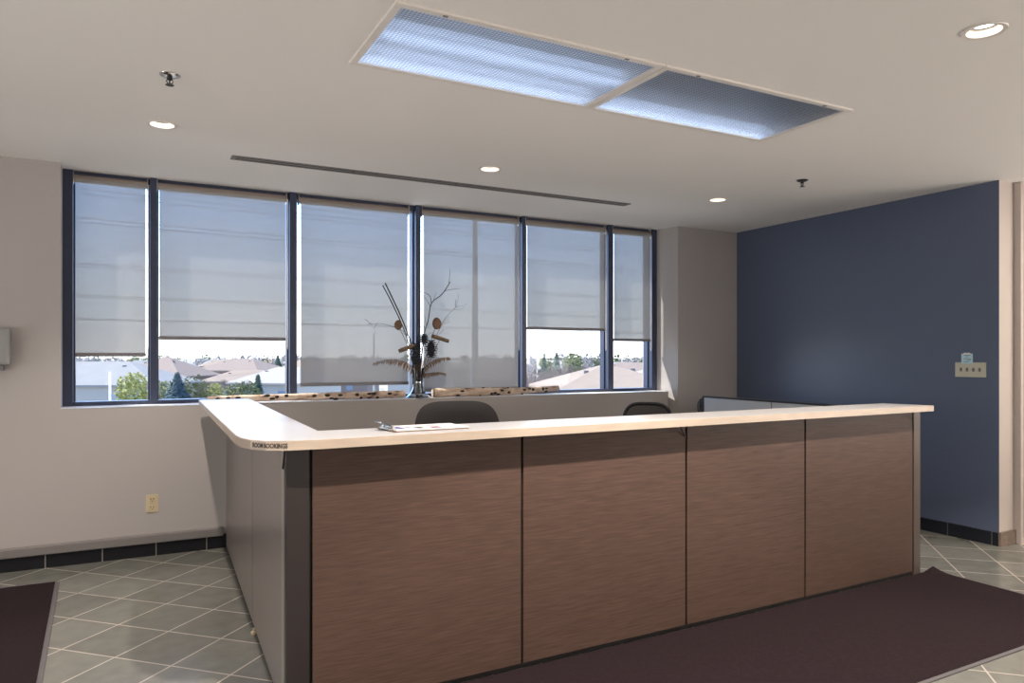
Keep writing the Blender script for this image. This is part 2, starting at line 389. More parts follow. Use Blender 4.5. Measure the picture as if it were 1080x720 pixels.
# windows: each bay its own pane, with the mullion on its left
GB = SILL + .035
for i in range(6):
    x0, x1 = MUL[i][1], MUL[i+1][0]
    wn = empty('window_%d' % (i + 1), ((x0 + x1) / 2, YG, SILL)); struct(wn)
    b = MB(); b.box((MUL[i][0], YM, SILL), (MUL[i][1], YG + .06, CEIL), .003)
    b.build('mullion', M['frame'], wn)
    if i == 5:
        b = MB(); b.box((MUL[6][0], YM, SILL), (MUL[6][1] + .02, YG + .06, CEIL), .003); b.build('mullion', M['frame'], wn)
    b = MB(); b.box((x0, YM + .01, SILL), (x1, YG + .06, GB), .003); b.box((x0, YM + .035, CEIL - .05), (x1, YG + .06, CEIL), .003)
    for xx in (x0, x1 - .012): b.box((xx, YG - .02, GB), (xx + .012, YG + .05, CEIL - .05))
    b.build('rail', M['frame'], wn)
    b = MB(); b.box((x0 + .004, YG, GB - .005), (x1 - .004, YG + .006, CEIL - .045)); b.build('glass_pane', M['glass'], wn)
b = MB(); b.box((MUL[0][0], YW - .004, SILL), (4.925, YM + .02, SILL + .006), .002); struct(b.build('window_sill', M['sill']))

# ------------------------------------------------------------------ roller blinds
BL = [(-.296, .148, 1.42, 'leftmost narrow roller blind, stopped above the grey house roof'),
      (.240, 1.150, 1.545, 'wide grey roller blind raised highest on the left, above the houses and blue spruce'),
      (1.273, 2.185, 1.178, 'wide grey roller blind lowered nearly to the sill left of the vase'),
      (2.332, 3.270, 1.112, 'wide grey roller blind lowered behind the right-hand birch log with the pylon showing through'),
      (3.372, 4.262, 1.675, 'grey roller blind raised above bare trees and the brown hipped roof'),
      (4.376, 4.832, 1.575, 'rightmost narrow roller blind beside the pier')]
for i, (x0, x1, zb, lab) in enumerate(BL):
    o_ = empty('roller_blind', ((x0 + x1) / 2, YM + .03, CEIL - .07)); tag(o_, lab, 'blind', 'roller blinds along the window')
    yb = YM + .025
    b = MB(); b.tube([(x0 - .012, yb, CEIL - .055), (x1 + .012, yb, CEIL - .055)], .027, 20); b.build('roller', M['cassette'], o_, True)
    b = MB(); n = 3
    b.quad((x0, yb - .026, CEIL - .05), (x1, yb - .026, CEIL - .05), (x1, yb - .026, zb + .01), (x0, yb - .026, zb + .01))
    b.build('fabric', M['blind'], o_)
    b = MB(); b.box((x0 - .004, yb - .036, zb), (x1 + .004, yb - .018, zb + .028), .005); b.build('bottom_bar', M['bar'], o_)
    for sx in (x0 - .016, x1 + .012):
        b = MB(); b.box((sx, yb - .03, CEIL - .095), (sx + .004, yb + .03, CEIL - .004), .001); b.build('bracket', M['trim'], o_)
    b = MB(); xc = x1 + .020
    pts = [(xc, yb - .027, CEIL - .06), (xc, yb - .027, 1.5), (xc, yb - .02, 1.48), (xc, yb - .013, 1.5), (xc, yb - .013, CEIL - .06)]
    b.tube(pts, .0018, 6); b.build('bead_chain', M['white'], o_)

# ------------------------------------------------------------------ reception desk
def fy(X): return 2.880 + .020 * X          # face of the front panels
def sx_(Y): return .555 + .042 * (Y - 2.891)  # face of the left panels
UZ, CT = 1.070, 1.106
desk = empty('reception_desk', (2.5, 3.0, 0))
tag(desk, 'long brown L-shaped reception desk with a pale counter top on dark mat and tiled floor', 'desk')
XR = 4.602
def front_slab(x0, x1, z0, z1, t, off=0):
    b = MB(); b.prism([(x0, fy(x0) + off), (x1, fy(x1) + off), (x1, fy(x1) + off + t), (x0, fy(x0) + off + t)], z0, z1, .002); return b
seams = [.648, 1.601, 2.584, 3.494, 4.525]
for a, c in zip(seams, seams[1:]):
    front_slab(a + .007, c - .007, .028, UZ - .002, .02).build('front_panel', M['laminate'], desk)
# frame behind the panels (shows as the black gaps) and the toe strip
front_slab(.60, 4.55, 0.0, UZ - .004, .05, .018).build('frame', M['black'], desk)
b = MB(); b.prism([(.555, fy(.555)), (.642, fy(.642)), (.642, fy(.642) + .09), (sx_(3.0), 3.0)], 0.0, UZ, .004); b.build('corner_post', M['post'], desk)
b = MB(); b.prism([(4.535, fy(4.535)), (XR, fy(XR)), (XR, fy(XR) + .09), (4.535, fy(4.535) + .09)], 0.0, UZ, .004); b.build('end_post', M['endpost'], desk)
sy = [3.0, 4.06, 5.785]
for k, (a, c) in enumerate(zip(sy, sy[1:])):
    b = MB(); b.prism([(sx_(a + .006), a + .006), (sx_(a + .006) + .016, a + .006), (sx_(c - .006) + .016, c - .006), (sx_(c - .006), c - .006)], .022, UZ - .002, .002)
    b.build('side_panel', M['side'], desk)
b = MB(); b.prism([(sx_(2.93) - .003, 2.93), (sx_(2.93) + .01, 2.93), (sx_(3.0) + .01, 3.0), (sx_(3.0) - .003, 3.0)], .02, UZ - .002, .002); b.build('corner_trim', M['trim'], desk)
b = MB(); b.prism([(sx_(3.0) + .018, 3.0), (sx_(3.0) + .07, 3.0), (sx_(5.78) + .07, 5.78), (sx_(5.78) + .018, 5.78)], 0, UZ - .004); b.build('frame', M['black'], desk)
b = MB(); b.lathe([(.0, .0), (.013, .0), (.015, .012), (.007, .018), (.007, .03)], (sx_(3.93) - .006, 3.93, 0), 14, cap0=True, cap1=True); b.build('levelling_foot', M['ivory'], desk, True)
# counter top and its edge band
rc = [(.489, 5.765), (.418, 3.666), (.400, 3.10), (.405, 2.99), (.427, 2.906), (.472, 2.838), (.54, 2.800), (.66, 2.790)]
outer = [Vector((p[0], p[1], 0)) for p in rc]
poly = [(p.x, p.y) for p in outer] + [(4.605, 2.885), (4.53, 3.19), (.727, 3.125), (.835, 5.79)]
b = MB(); b.prism(poly, UZ, CT, .002); ct = b.build('counter_top', M['counter'], desk)
b = MB()
def offs(pl, d):
    out = []; n = len(pl); A = sum(pl[i][0]*pl[(i+1)%n][1] - pl[(i+1)%n][0]*pl[i][1] for i in range(n))
    sg = 1 if A > 0 else -1
    for i in range(n):
        p0, p1, p2 = Vector(pl[i-1]), Vector(pl[i]), Vector(pl[(i+1) % n])
        d1 = (p1 - p0).normalized(); d2 = (p2 - p1).normalized()
        n1 = Vector((d1.y, -d1.x)) * sg; n2 = Vector((d2.y, -d2.x)) * sg; nn = (n1 + n2).normalized()
        out.append(tuple(p1 + nn * (d / max(.3, nn.dot(n1)))))
    return out
o1 = offs(poly, .0015); o0 = offs(poly, -.004); n = len(poly)
for i in range(n):
    j = (i + 1) % n
    b.quad((*o1[i], UZ), (*o1[j], UZ), (*o1[j], CT - .001), (*o1[i], CT - .001)); b.quad((*o1[i], CT - .001), (*o1[j], CT - .001), (*o0[j], CT + .0004), (*o0[i], CT + .0004))
    b.quad((*o1[j], UZ), (*o1[i], UZ), (*o0[i], UZ - .0004), (*o0[j], UZ - .0004))
bmesh.ops.remove_doubles(b.bm, verts=b.bm.verts, dist=1e-5)
b.build('edge_band', M['edge'], ct)
# lettering along the rounded corner
cu = bpy.data.curves.new('lettering', 'FONT'); cu.body = 'ROOM BOOKINGS'; cu.size = .026; cu.align_x = 'LEFT'; cu.extrude = .0005; cu.offset = .0006
to = bpy.data.objects.new('lettering_source', cu); COL.objects.link(to)
bpy.context.view_layer.update()
me = bpy.data.meshes.new_from_object(to.evaluated_get(bpy.context.evaluated_depsgraph_get()))
bpy.data.objects.remove(to, do_unlink=True)
path = [Vector(p) for p in offs(poly, .0022)][:9]
cum = [0]
for p, q in zip(path, path[1:]): cum.append(cum[-1] + (q - p).length)
def along(s):
    for k in range(len(path) - 1):
        if s <= cum[k+1] or k == len(path) - 2:
            u = (s - cum[k]) / (cum[k+1] - cum[k]); d = (path[k+1] - path[k]).normalized()
            return path[k].lerp(path[k+1], u), d
xsmax = max(v.co.x for v in me.vertices)
s0 = cum[4] + .012; sc = .152 / xsmax
off = origin(ct)
for v in me.vertices:
    p, d = along(s0 + v.co.x * sc); nrm = Vector((d.y, -d.x))
    nz_ = v.co.z
    v.co = Vector((p.x - nrm.x * 0, p.y, UZ + .010 + v.co.y * .9)) + Vector((nrm.x, nrm.y, 0)) * (-nz_ if nrm.y > 0 else nz_) - off
me.materials.clear(); me.materials.append(M['ink'])
lt = bpy.data.objects.new('lettering', me); COL.objects.link(lt); lt.parent = ct
# triangular brackets under the overhang
for X in (2.577, 4.528):
    b = MB(); y1 = fy(X); b.tube([(X + .004, y1 + .002, UZ - .068), (X - .068, y1 - .040, UZ - .005)], .0042, 6); b.tube([(X - .068, y1 - .040, UZ - .004), (X, y1, UZ - .004)], .0035, 6)
    b.build('bracket', M['blackmetal'], desk)
b = MB(); b.tube([(.550, 2.935, UZ - .085), (.538, 2.835, UZ - .006)], .0042, 6); b.tube([(.538, 2.835, UZ - .004), (.552, 2.94, UZ - .004)], .0035, 6); b.build('bracket', M['blackmetal'], desk)
# right return screens (inside face pale cloth) and inner work surface
ry = [3.09, 4.165, 4.93]
for a, c in zip(ry, ry[1:]):
    b = MB(); b.box((4.545, a + .004, .03), (4.60, c - .004, 1.058), .003); b.build('screen_panel', M['screen'], desk)
b = MB(); b.box((4.54, 3.07, 1.058), (4.605, 4.935, 1.072), .003); b.box((4.54, 4.925, 0), (4.605, 4.945, 1.072), .003); b.box((4.55, 4.16, 0.02), (4.596, 4.17, 1.06)); b.build('screen_trim', M['blackmetal'], desk)
b = MB(); b.prism([(.70, 3.0), (4.54, 3.03), (4.54, 3.72), (1.40, 3.72), (1.40, 5.2), (.74, 5.2)], .715, .745, .003); b.build('work_surface', M['counter'], desk)
for X in (1.35, 2.6, 3.9):
    b = MB(); b.box((X, 3.02, 0), (X + .025, 3.66, .715), .002); b.build('gable', M['side'], desk)
b = MB(); b.box((.78, 5.16, 0), (1.36, 5.185, .715), .002); b.build('gable', M['side'], desk)

# ------------------------------------------------------------------ mats
def runner(name, pts, label, curl=None):
    r = empty(name, (pts[0][0], pts[0][1], 0)); tag(r, label, 'mat', 'dark floor mats')
    b = MB()
    # grid so that a corner can curl
    A, B, Cc, D = [Vector(p) for p in pts]; NU, NV = 40, 24; top = []
    for i in range(NU + 1):
        row = []
        for j in range(NV + 1):
            u, v = i / NU, j / NV; p = (A.lerp(B, u)).lerp(D.lerp(Cc, u), v); z = .008
            if curl:
                dd = (Vector((p.x, p.y)) - Vector(curl[:2])).length
                if dd < curl[2]: z += curl[3] * (1 - dd / curl[2]) ** 2
            row.append(b.bm.verts.new((p.x, p.y, z)))
        top.append(row)
    for i in range(NU):
        for j in range(NV): b.bm.faces.new((top[i][j], top[i+1][j], top[i+1][j+1], top[i][j+1]))
    ext = bmesh.ops.extrude_face_region(b.bm, geom=list(b.bm.faces))
    for v in ext['geom']:
        if isinstance(v, bmesh.types.BMVert): v.co.z -= .0075
    b.build('pile', M['mat_floor'], r)
    w_ = .022; b = MB(); ins = offs([tuple(p) for p in pts], w_)
    for i in range(4):
        if curl and i == 2: continue          # the side against the desk has no rubber edge
        j = (i + 1) % 4; a_, c_ = pts[i], pts[j]
        if curl and (Vector(a_) - Vector(curl[:2])).length < .3: a_ = Vector(a_).lerp(Vector(c_), .12)
        if curl and (Vector(c_) - Vector(curl[:2])).length < .3: c_ = Vector(c_).lerp(Vector(a_), .12)
        dvec = (Vector(c_) - Vector(a_)).normalized(); nn = Vector((dvec.y, -dvec.x))
        b.prism([tuple(a_), tuple(c_), tuple(Vector(c_) + nn * w_), tuple(Vector(a_) + nn * w_)], .0006, .006)
    b.build('rubber_edge', M['mat_edge'], r); return r
runner('floor_mat', [(.66, 1.95), (4.72, 2.0), (4.74, 2.9725), (.66, 2.891)], 'long dark runner mat along the front of the reception desk', curl=(4.74, 2.9725, .13, .026))
runner('floor_mat', [(-1.35, 2.2), (-.29, 2.2), (-.375, 5.41), (-1.4, 5.41)], 'dark runner mat on the tiles left of the reception desk')

# ------------------------------------------------------------------ chairs
def plate(outline, thick, curve, nring=8):
    """soft panel: outline in (x, z); curve(x, z) -> y of the middle; thickness fades at the rim"""
    b = MB(); cx = sum(p[0] for p in outline) / len(outline); cz = sum(p[1] for p in outline) / len(outline)
    sides = []
    for sgn in (-1, 1):
        rings = []
        for r in range(1, nring + 1):
            u = r / nring; th = thick / 2 * (1 - u ** 6) ** .5 if u < 1 else 0
            ring = []
            for (x, z) in outline:
                X = cx + (x - cx) * u; Z = cz + (z - cz) * u
                ring.append((X, curve(X, Z) + sgn * th, Z))
            rings.append(ring)
        sides.append(rings)
    N = len(outline)
    for sgn, rings in zip((-1, 1), sides):
        vr = [[b.bm.verts.new(p) for p in ring] for ring in rings]
        c = b.bm.verts.new((cx, curve(cx, cz) + sgn * thick / 2, cz))
        for k in range(N): b.bm.faces.new((c, vr[0][k], vr[0][(k+1) % N]))
        for a_, d_ in zip(vr, vr[1:]):
            for k in range(N): b.bm.faces.new((a_[k], d_[k], d_[(k+1) % N], a_[(k+1) % N]))
    bmesh.ops.remove_doubles(b.bm, verts=b.bm.verts, dist=1e-5)
    return b
def superell(w0, w1, z0, z1, p=3.2, N=48):
    out = []
    for k in range(N):
        a = 2 * PI * k / N; c, s_ = math.cos(a), math.sin(a)
        x = math.copysign(abs(c) ** (2 / p), c); z = math.copysign(abs(s_) ** (2 / p), s_)
        Z = (z0 + z1) / 2 + z * (z1 - z0) / 2; wv = w0 + (w1 - w0) * (z + 1) / 2
        out.append((x * wv / 2, Z))
    return out
def make_chair(label, meshback, top, w0, w1, zb0):
    r = empty('office_chair'); tag(r, label, 'chair', 'office chairs behind the desk')
    ang0 = .3
    for k in range(5):
        a = 2 * PI * k / 5 + ang0; c, s_ = math.cos(a), math.sin(a)
        b = MB(); b.tube([(.03*c, .03*s_, .105), (.17*c, .17*s_, .095), (.30*c, .30*s_, .075)], [.026, .021, .015], 10)
        lg = b.build('base_leg', M['plastic'], r, True)
        b = MB(); cx, cy = .30*c, .30*s_
        for sg in (-1, 1):
            px_, py_ = cx - s_ * .016 * sg, cy + c * .016 * sg
            b.tube([(px_ - s_ * .008 * sg, py_ + c * .008 * sg, .027), (px_ + s_ * .007 * sg, py_ - c * .007 * sg, .027)], .027, 14)
        b.tube([(cx, cy, .03), (cx, cy, .075)], .008, 8); b.build('caster', M['plastic'], lg, True)
    b = MB(); b.lathe([(.033, .085), (.033, .24), (.022, .24), (.022, .41), (.06, .42), (.06, .44)], seg=20, cap0=True, cap1=True); b.build('gas_column', M['plastic'], r, True)
    sp_ = superell(.50, .50, -.25, .25, 3)
    b = MB()
    N = len(sp_); prof = [(0.6, .44), (.96, .44), (1.0, .465), (.98, .49), (.9, .505), (.5, .50), (.05, .497)]
    rings = [[b.bm.verts.new((x * u, y * u * .96, z + (.0 if u > .8 else -.004))) for x, y in sp_] for u, z in prof]
    for a_, d_ in zip(rings, rings[1:]):
        for k in range(N): b.bm.faces.new((a_[k], a_[(k+1) % N], d_[(k+1) % N], d_[k]))
    b.bm.faces.new(list(reversed(rings[0]))); b.bm.faces.new(rings[-1])
    b.build('seat', M['charcoal'], r, True)
    zm = (zb0 + top) / 2
    cv = lambda x, z: .235 + .10 * max(0, (z - zb0) / (top - zb0)) - .55 * x * x
    ol = superell(w0, w1, zb0, top, 4.2 if not meshback else 4)
    if not meshback:
        plate(ol, .055, cv).build('backrest', M['charcoal'], r, True)
    else:
        b = MB(); b.tube([(x, cv(x, z), z) for x, z in ol], .0155, 10, closed=True); fr_ = b.build('back_frame', M['plastic'], r, True)
        plate([(x * .97, zm + (z - zm) * .975) for x, z in ol], .006, cv).build('mesh_back', M['meshcloth'], fr_, True)
    b = MB(); b.tube([(0, .05, .43), (0, .22, .42), (0, .30, .50), (0, .285, zb0 + .12)], [.02, .022, .02, .016], 10); b.build('back_stem', M['plastic'], r, True)
    for sg in (-1, 1):
        b = MB(); b.tube([(sg*.20, .02, .435), (sg*.285, .02, .45), (sg*.30, .03, .56), (sg*.30, .03, .645)], .014, 10)
        b.box((sg*.30 - .038, -.11, .645), (sg*.30 + .038, .15, .668), .009); b.build('armrest', M['plastic'], r, True)
    return r
ch1 = make_chair('charcoal padded office chair behind the counter, below the vase', False, 1.135, .60, .55, .56)
ch1.location = (1.84, 4.02, 0); ch1.rotation_euler = (0, 0, R_(-10))
ch2 = make_chair('black mesh-back office chair in front of the corner pier', True, 1.01, .44, .40, .55)
ch2.location = (3.80, 4.86, 0); ch2.rotation_euler = (0, 0, R_(-48))
ch3 = copy_tree(ch2); ch3['label'] = 'black mesh-back office chair mostly hidden behind the grey screen by the blue wall'
ch3.location = (5.12, 5.10, 0); ch3.rotation_euler = (0, 0, R_(10))

# ------------------------------------------------------------------ clipboard
cb = empty('clipboard', (1.3, 3.02, CT)); tag(cb, 'clipboard with printed white sheets and silver clip lying on the counter', 'clipboard')
rot = Matrix.Rotation(R_(2), 4, 'Z')
def cbp(u, v, z): p = rot @ Vector((u, v, 0)); return (1.155 + p.x, 3.01 + p.y, CT + z)
def cbox(u0, v0, u1, v1, z0, z1, bev=0):
    b = MB(); pts = [cbp(u0, v0, 0), cbp(u1, v0, 0), cbp(u1, v1, 0), cbp(u0, v1, 0)]; b.prism([p[:2] for p in pts], CT + z0, CT + z1, bev); return b
cbox(-.17, -.105, .175, .105, .0006, .0045, .001).build('board', M['board'], cb)
ps = cbox(-.155, -.098, .180, .100, .0047, .0085, .0005).build('paper_sheets', M['paper'], cb)
cols = [(-.13, -.06, -.095, .06, (.12, .12, .30)), (-.085, -.05, -.055, .02, (.40, .36, .52)), (-.05, -.07, -.015, -.01, (.03, .03, .035)), (-.012, -.03, .012, .03, (.45, .62, .60)), (.02, -.075, .065, -.02, (.16, .03, .04)), (.03, .02, .08, .06, (.80, .42, .48))]
for (u0, v0, u1, v1, c) in cols:
    m_ = mat('print_colour', c, .6); cbox(u0, v0, u1, v1, .0085, .0088).build('printed_patch', m_, ps)
clip = MB()
clip.box((0, 0, 0), (.001, .001, .001)); clip = MB()
a0 = [cbp(-.168, -.06, .007), cbp(-.168, .06, .007)]
clip.prism([cbp(-.172, -.062, 0)[:2], cbp(-.135, -.062, 0)[:2], cbp(-.135, .062, 0)[:2], cbp(-.172, .062, 0)[:2]], CT + .0045, CT + .012, .002)
clip.tube([cbp(-.155, -.066, .016), cbp(-.155, .066, .016)], .0065, 12)
for v0 in (-.04, .04): clip.tube([cbp(-.155, v0 - .008, .016), cbp(-.155, v0 + .008, .016)], .010, 12)
# raised thumb lever
lv = [(-.150, .018), (-.172, .027), (-.200, .037)]
for (u0, z0), (u1, z1) in zip(lv, lv[1:]):
    for zz in (0, .002): clip.quad(cbp(u0, -.045, z0 + zz), cbp(u1, -.035, z1 + zz), cbp(u1, .035, z1 + zz), cbp(u0, .045, z0 + zz))
clip.tube([cbp(-.200, -.035, .038), cbp(-.200, .035, .038)], .003, 8)
clip.build('metal_clip', M['chrome'], cb, True)

# ------------------------------------------------------------------ birch logs on the sill
def log(pts, rads, label, seed):
    rg = random.Random(seed); b = MB(); P = []; Rr = []
    for (a, ra), (c, rc_) in zip(zip(pts, rads), zip(pts[1:], rads[1:])):
        n = max(4, int((Vector(c) - Vector(a)).length / .035))
        for k in range(n):
            u = k / n; p = Vector(a).lerp(Vector(c), u); P.append(p + Vector((0, rg.uniform(-.003, .003), rg.uniform(-.0015, .0015)))); Rr.append((ra + (rc_ - ra) * u) * rg.uniform(.95, 1.05))
    P.append(Vector(pts[-1])); Rr.append(rads[-1])
    b.tube(P, Rr, 14); mid = P[len(P) // 2]
    o_ = b.build('birch_log', M['birch'], None, True, loc=(mid.x, mid.y, SILL + .006)); tag(o_, label, 'log', 'birch logs on the window sill')
    for k in range(12 + len(P) // 5):
        i = rg.randrange(2, len(P) - 2); a = rg.uniform(PI * .45, PI * 1.35)
        nv = Vector((0, math.cos(a), math.sin(a))) if rg.random() < .7 else Vector((0, -1, .3)).normalized()
        b = MB(); b.ball(P[i] + nv * Rr[i] * .9, .012, 8, (rg.uniform(1.2, 2.2), 1, rg.uniform(.7, 1.1))); b.build('knot', M['knot'], o_, True)
    return o_
zl = SILL + .006
log([(.56, 5.925, zl + .032), (1.35, 5.93, zl + .032), (2.12, 5.945, zl + .034)], [.024, .029, .032], 'long slim birch log on the sill left of the vase', 4)
log([(2.375, 5.925, zl + .040), (2.75, 5.93, zl + .038), (3.22, 5.945, zl + .034), (3.30, 5.95, zl + .038), (3.68, 5.985, zl + .050)], [.040, .038, .033, .030, .026], 'thicker bent birch log on the sill right of the vase', 9)

# ------------------------------------------------------------------ vase with a dried arrangement
VX, VY = 2.245, 5.945
def W(u, v, dy=0.0):
    """place on the vase's own upright plane (u, v measured in the bouquet's drawing: 1 unit = 1.6 mm)"""
    return Vector((VX + (u - 263) * .00178, VY + dy, zl + .004 + (695 - v) * .00153))
va = MB()
prof = [(.001, .004), (.108, .004), (.112, .008), (.100, .014), (.070, .035), (.048, .075), (.040, .12), (.042, .17), (.052, .23), (.060, .26), (.057, .26), (.049, .228), (.039, .17), (.037, .12), (.045, .078), (.066, .040), (.092, .020), (.001, .016)]
va.lathe(prof, (VX, VY, zl - .003), 40); vo_ = va.build('glass_vase', M['vase'], None, True, loc=(VX, VY, zl)); tag(vo_, 'clear glass vase with flared foot holding a dried arrangement on the sill', 'vase')
def branch(name, strands, material, label, cat, group='stems in the vase'):
    b = MB()
    for pts, r0, r1 in strands:
        P = [W(*p) for p in pts]; Q = []
        for i in range(len(P) - 1):
            for k in range(4):
                u = k / 4; p0 = P[max(i-1, 0)]; p1 = P[i]; p2 = P[i+1]; p3 = P[min(i+2, len(P)-1)]
                Q.append(.5 * ((2*p1) + (p2-p0)*u + (2*p0-5*p1+4*p2-p3)*u*u + (3*p1-p0-3*p2+p3)*u**3))
        Q.append(P[-1]); n = len(Q)
        b.tube(Q, [r0 + (r1 - r0) * i / (n - 1) for i in range(n)], 7)
    base = W(*strands[0][0][0]); o_ = b.build(name, material, None, True, loc=tuple(base)); return tag(o_, label, cat, group)
def twigs(pts, seed, n, ln, r=.002):
    rg = random.Random(seed); out = []
    for k in range(n):
        i = rg.randrange(1, len(pts) - 1); p = Vector(pts[i][:2]).lerp(Vector(pts[i+1][:2]), rg.random()); y = pts[i][2]
        d = (Vector(pts[i+1][:2]) - Vector(pts[i][:2])).normalized(); a = rg.choice((-1, 1)) * rg.uniform(.4, .9)
        d = Vector((d.x*math.cos(a) - d.y*math.sin(a), d.x*math.sin(a) + d.y*math.cos(a))); l = ln * rg.uniform(.5, 1.2)
        q = p + d * l * .5; e_ = p + d * l + Vector((rg.uniform(-8, 8), rg.uniform(-12, 4)))
        out.append(([(p.x, p.y, y), (q.x, q.y, y + rg.uniform(-.02, .02)), (e_.x, e_.y, y + rg.uniform(-.03, .03))], r, .0010))
    return out
A = [(262, 640, 0), (255, 540, 0), (215, 360, -.01), (160, 215, -.02), (92, 64, -.03)]
branch('dark_branch', [(A, .004, .006)], M['darkstick'], 'thick dark branch leaning left in the vase, the upper of two side by side', 'branch')
A2 = [(258, 640, .02), (248, 540, .02), (205, 350, .01), (140, 190, 0), (84, 76, -.01)]
branch('dark_branch', [(A2, .004, .005)], M['darkstick'], 'thick dark branch leaning left in the vase, the lower of two side by side', 'branch')
B = [(264, 640, .01), (258, 480, .02), (228, 370, .02), (190, 325, .02), (140, 302, .02), (80, 285, .02), (14, 291, .02)]
branch('dark_branch', [(B, .003, .001)] + twigs(B, 2, 4, 40), M['darkstick'], 'thin drooping twig reaching farthest left from the vase', 'branch')
Cb = [(268, 640, -.01), (272, 540, -.01), (290, 350, -.015), (312, 260, -.02), (328, 165, -.02), (385, 110, -.02), (426, 40, -.02)]
branch('dark_branch', [(Cb, .0045, .0035), ([(328, 165, -.02), (322, 130, -.02), (305, 112, -.02), (272, 103, -.02)], .003, .0018)] + twigs(Cb, 5, 10, 75), M['darkstick'], 'forked dark branch rising highest on the right of the vase', 'branch')
D = [(270, 640, .01), (292, 510, .01), (345, 380, .01), (372, 320, .01), (400, 255, .0), (440, 205, .0), (466, 176, .0)]
branch('dark_branch', [(D, .003, .001)] + twigs(D, 8, 12, 60, .0011), M['stick'], 'thin twiggy branch leaning right in the vase', 'branch')
# stem bundle
b = MB(); rg = random.Random(3)
for k in range(12):
    a = 2*PI*k/12; r = .017 if k % 2 else .009
    b.tube([Vector((VX + .012*math.cos(a), VY + .012*math.sin(a), zl + .02)), Vector((VX + r*math.cos(a), VY + r*math.sin(a), zl + .14)), Vector((VX + r*1.2*math.cos(a), VY + r*1.2*math.sin(a), zl + .27 + rg.uniform(0, .05)))], .0055, 7)
tag(b.build('stem_bundle', M['stick'], None, True, loc=(VX, VY, zl + .02)), 'bundle of brown stems standing inside the glass vase', 'stems', 'stems in the vase')
# wood slices on sticks
def pick(px_, py_, rad, foot, mid, dy, label):
    r = empty('wood_slice_pick', tuple(W(*foot, dy))); tag(r, label, 'decoration', 'stems in the vase')
    b = MB(); b.tube([W(*foot, dy), W(*mid, dy), W(px_, py_, dy)], .0025, 7); b.build('stick', M['stick'], r, True)
    c = W(px_, py_, dy - .006); Rm = Matrix.Rotation(R_(90), 3, 'X')
    b = MB(); b.lathe([(0.001, -.008), (rad, -.008), (rad * 1.02, 0), (rad, .008), (.001, .008)], c, 22, Rm @ Matrix.Diagonal((.86, 1.12, 1))); sl = b.build('wood_slice', M['slice'], r, True)
    b = MB(); b.tube([c + Vector((.86 * rad * 1.03 * math.cos(2*PI*k/22), 0, 1.12 * rad * 1.03 * math.sin(2*PI*k/22))) for k in range(22)], .006, 8, closed=True); b.build('bark_ring', M['barkd'], sl, True)
pick(158, 293, .032, (262, 600), (215, 425), -.02, 'round wood slice on a stick, left side of the vase')
pick(352, 280, .040, (270, 600), (318, 400), -.03, 'larger round wood slice on a stick, right side of the vase')
def cut(p0, p1, foot, rad, dy, label):
    r = empty('cut_stick_pick', tuple(W(*foot, dy))); tag(r, label, 'decoration', 'stems in the vase')
    a, c = W(*p0, dy), W(*p1, dy); mid = (a + c) / 2
    b = MB(); b.tube([W(*foot, dy), mid], .0025, 7); b.build('stick', M['stick'], r, True)
    b = MB(); b.tube([a, a.lerp(c, .3), a.lerp(c, .6), c], [rad, rad * 1.08, rad, rad * .95], 12); b.build('cut_stick', M['cutstick'], r, True)
cut((160, 437), (240, 403), (262, 600), .0165, -.035, 'short tan cut stick held across the stems, left of the pine cones')
cut((328, 350), (415, 379), (270, 600), .0165, -.03, 'short tan cut stick held across the stems, right below the larger wood slice')
# pine cones
def pinecone(u, v, rw, rh, dy, label, seed):
    c = W(u, v, dy); b = MB(); rg = random.Random(seed); rows = 9
    b.ball(c, 1, 10, (rw * .62, rw * .62, rh * .9))
    for i in range(rows):
        t_ = (i + .5) / rows; z = rh * (1 - 2 * t_); rr_ = rw * math.sqrt(max(.05, 1 - (1 - 2 * t_) ** 2 * .9)) ; n = 8
        for k in range(n):
            a = 2*PI*(k + .5 * (i % 2)) / n; d = Vector((math.cos(a), math.sin(a), 0)); s_ = Vector((-d.y, d.x, 0))
            p = c + Vector((0, 0, z)); tip = p + d * rr_ + Vector((0, 0, .006)); w2 = rr_ * .33
            p1 = p + d * rr_ * .45; v0 = [p1 - s_ * w2 * .5, p1 + s_ * w2 * .5, tip + s_ * w2 + Vector((0, 0, -.003)), tip + d * .004 + Vector((0, 0, .004)), tip - s_ * w2 + Vector((0, 0, -.003))]
            lo = [b.bm.verts.new(q) for q in v0]; hi = [b.bm.verts.new(q + Vector((0, 0, -.004))) for q in v0]
            b.bm.faces.new(lo); b.bm.faces.new(list(reversed(hi)))
            for m_ in range(5): b.bm.faces.new((lo[m_], hi[m_], hi[(m_+1) % 5], lo[(m_+1) % 5]))
    r = empty('pine_cone', tuple(W(266, 600, dy * .3))); tag(r, label, 'pine cone', 'stems in the vase')
    b.build('cone', M['cone'], r)
    b = MB(); b.tube([W(266, 600, dy * .3), W((266 + u) / 2, (600 + v) / 2 + 20, dy * .7), W(u, v + 10, dy)], .003, 7); b.build('stem', M['stick'], r, True)
pinecone(288, 368, .036, .046, -.02, 'dark pine cone at the top of the three in the vase', 1)
pinecone(322, 425, .056, .078, -.035, 'dark pine cone on the right, the largest of the three in the vase', 2)
pinecone(246, 455, .050, .100, -.03, 'long dark pine cone on the left, lowest of the three in the vase', 3)
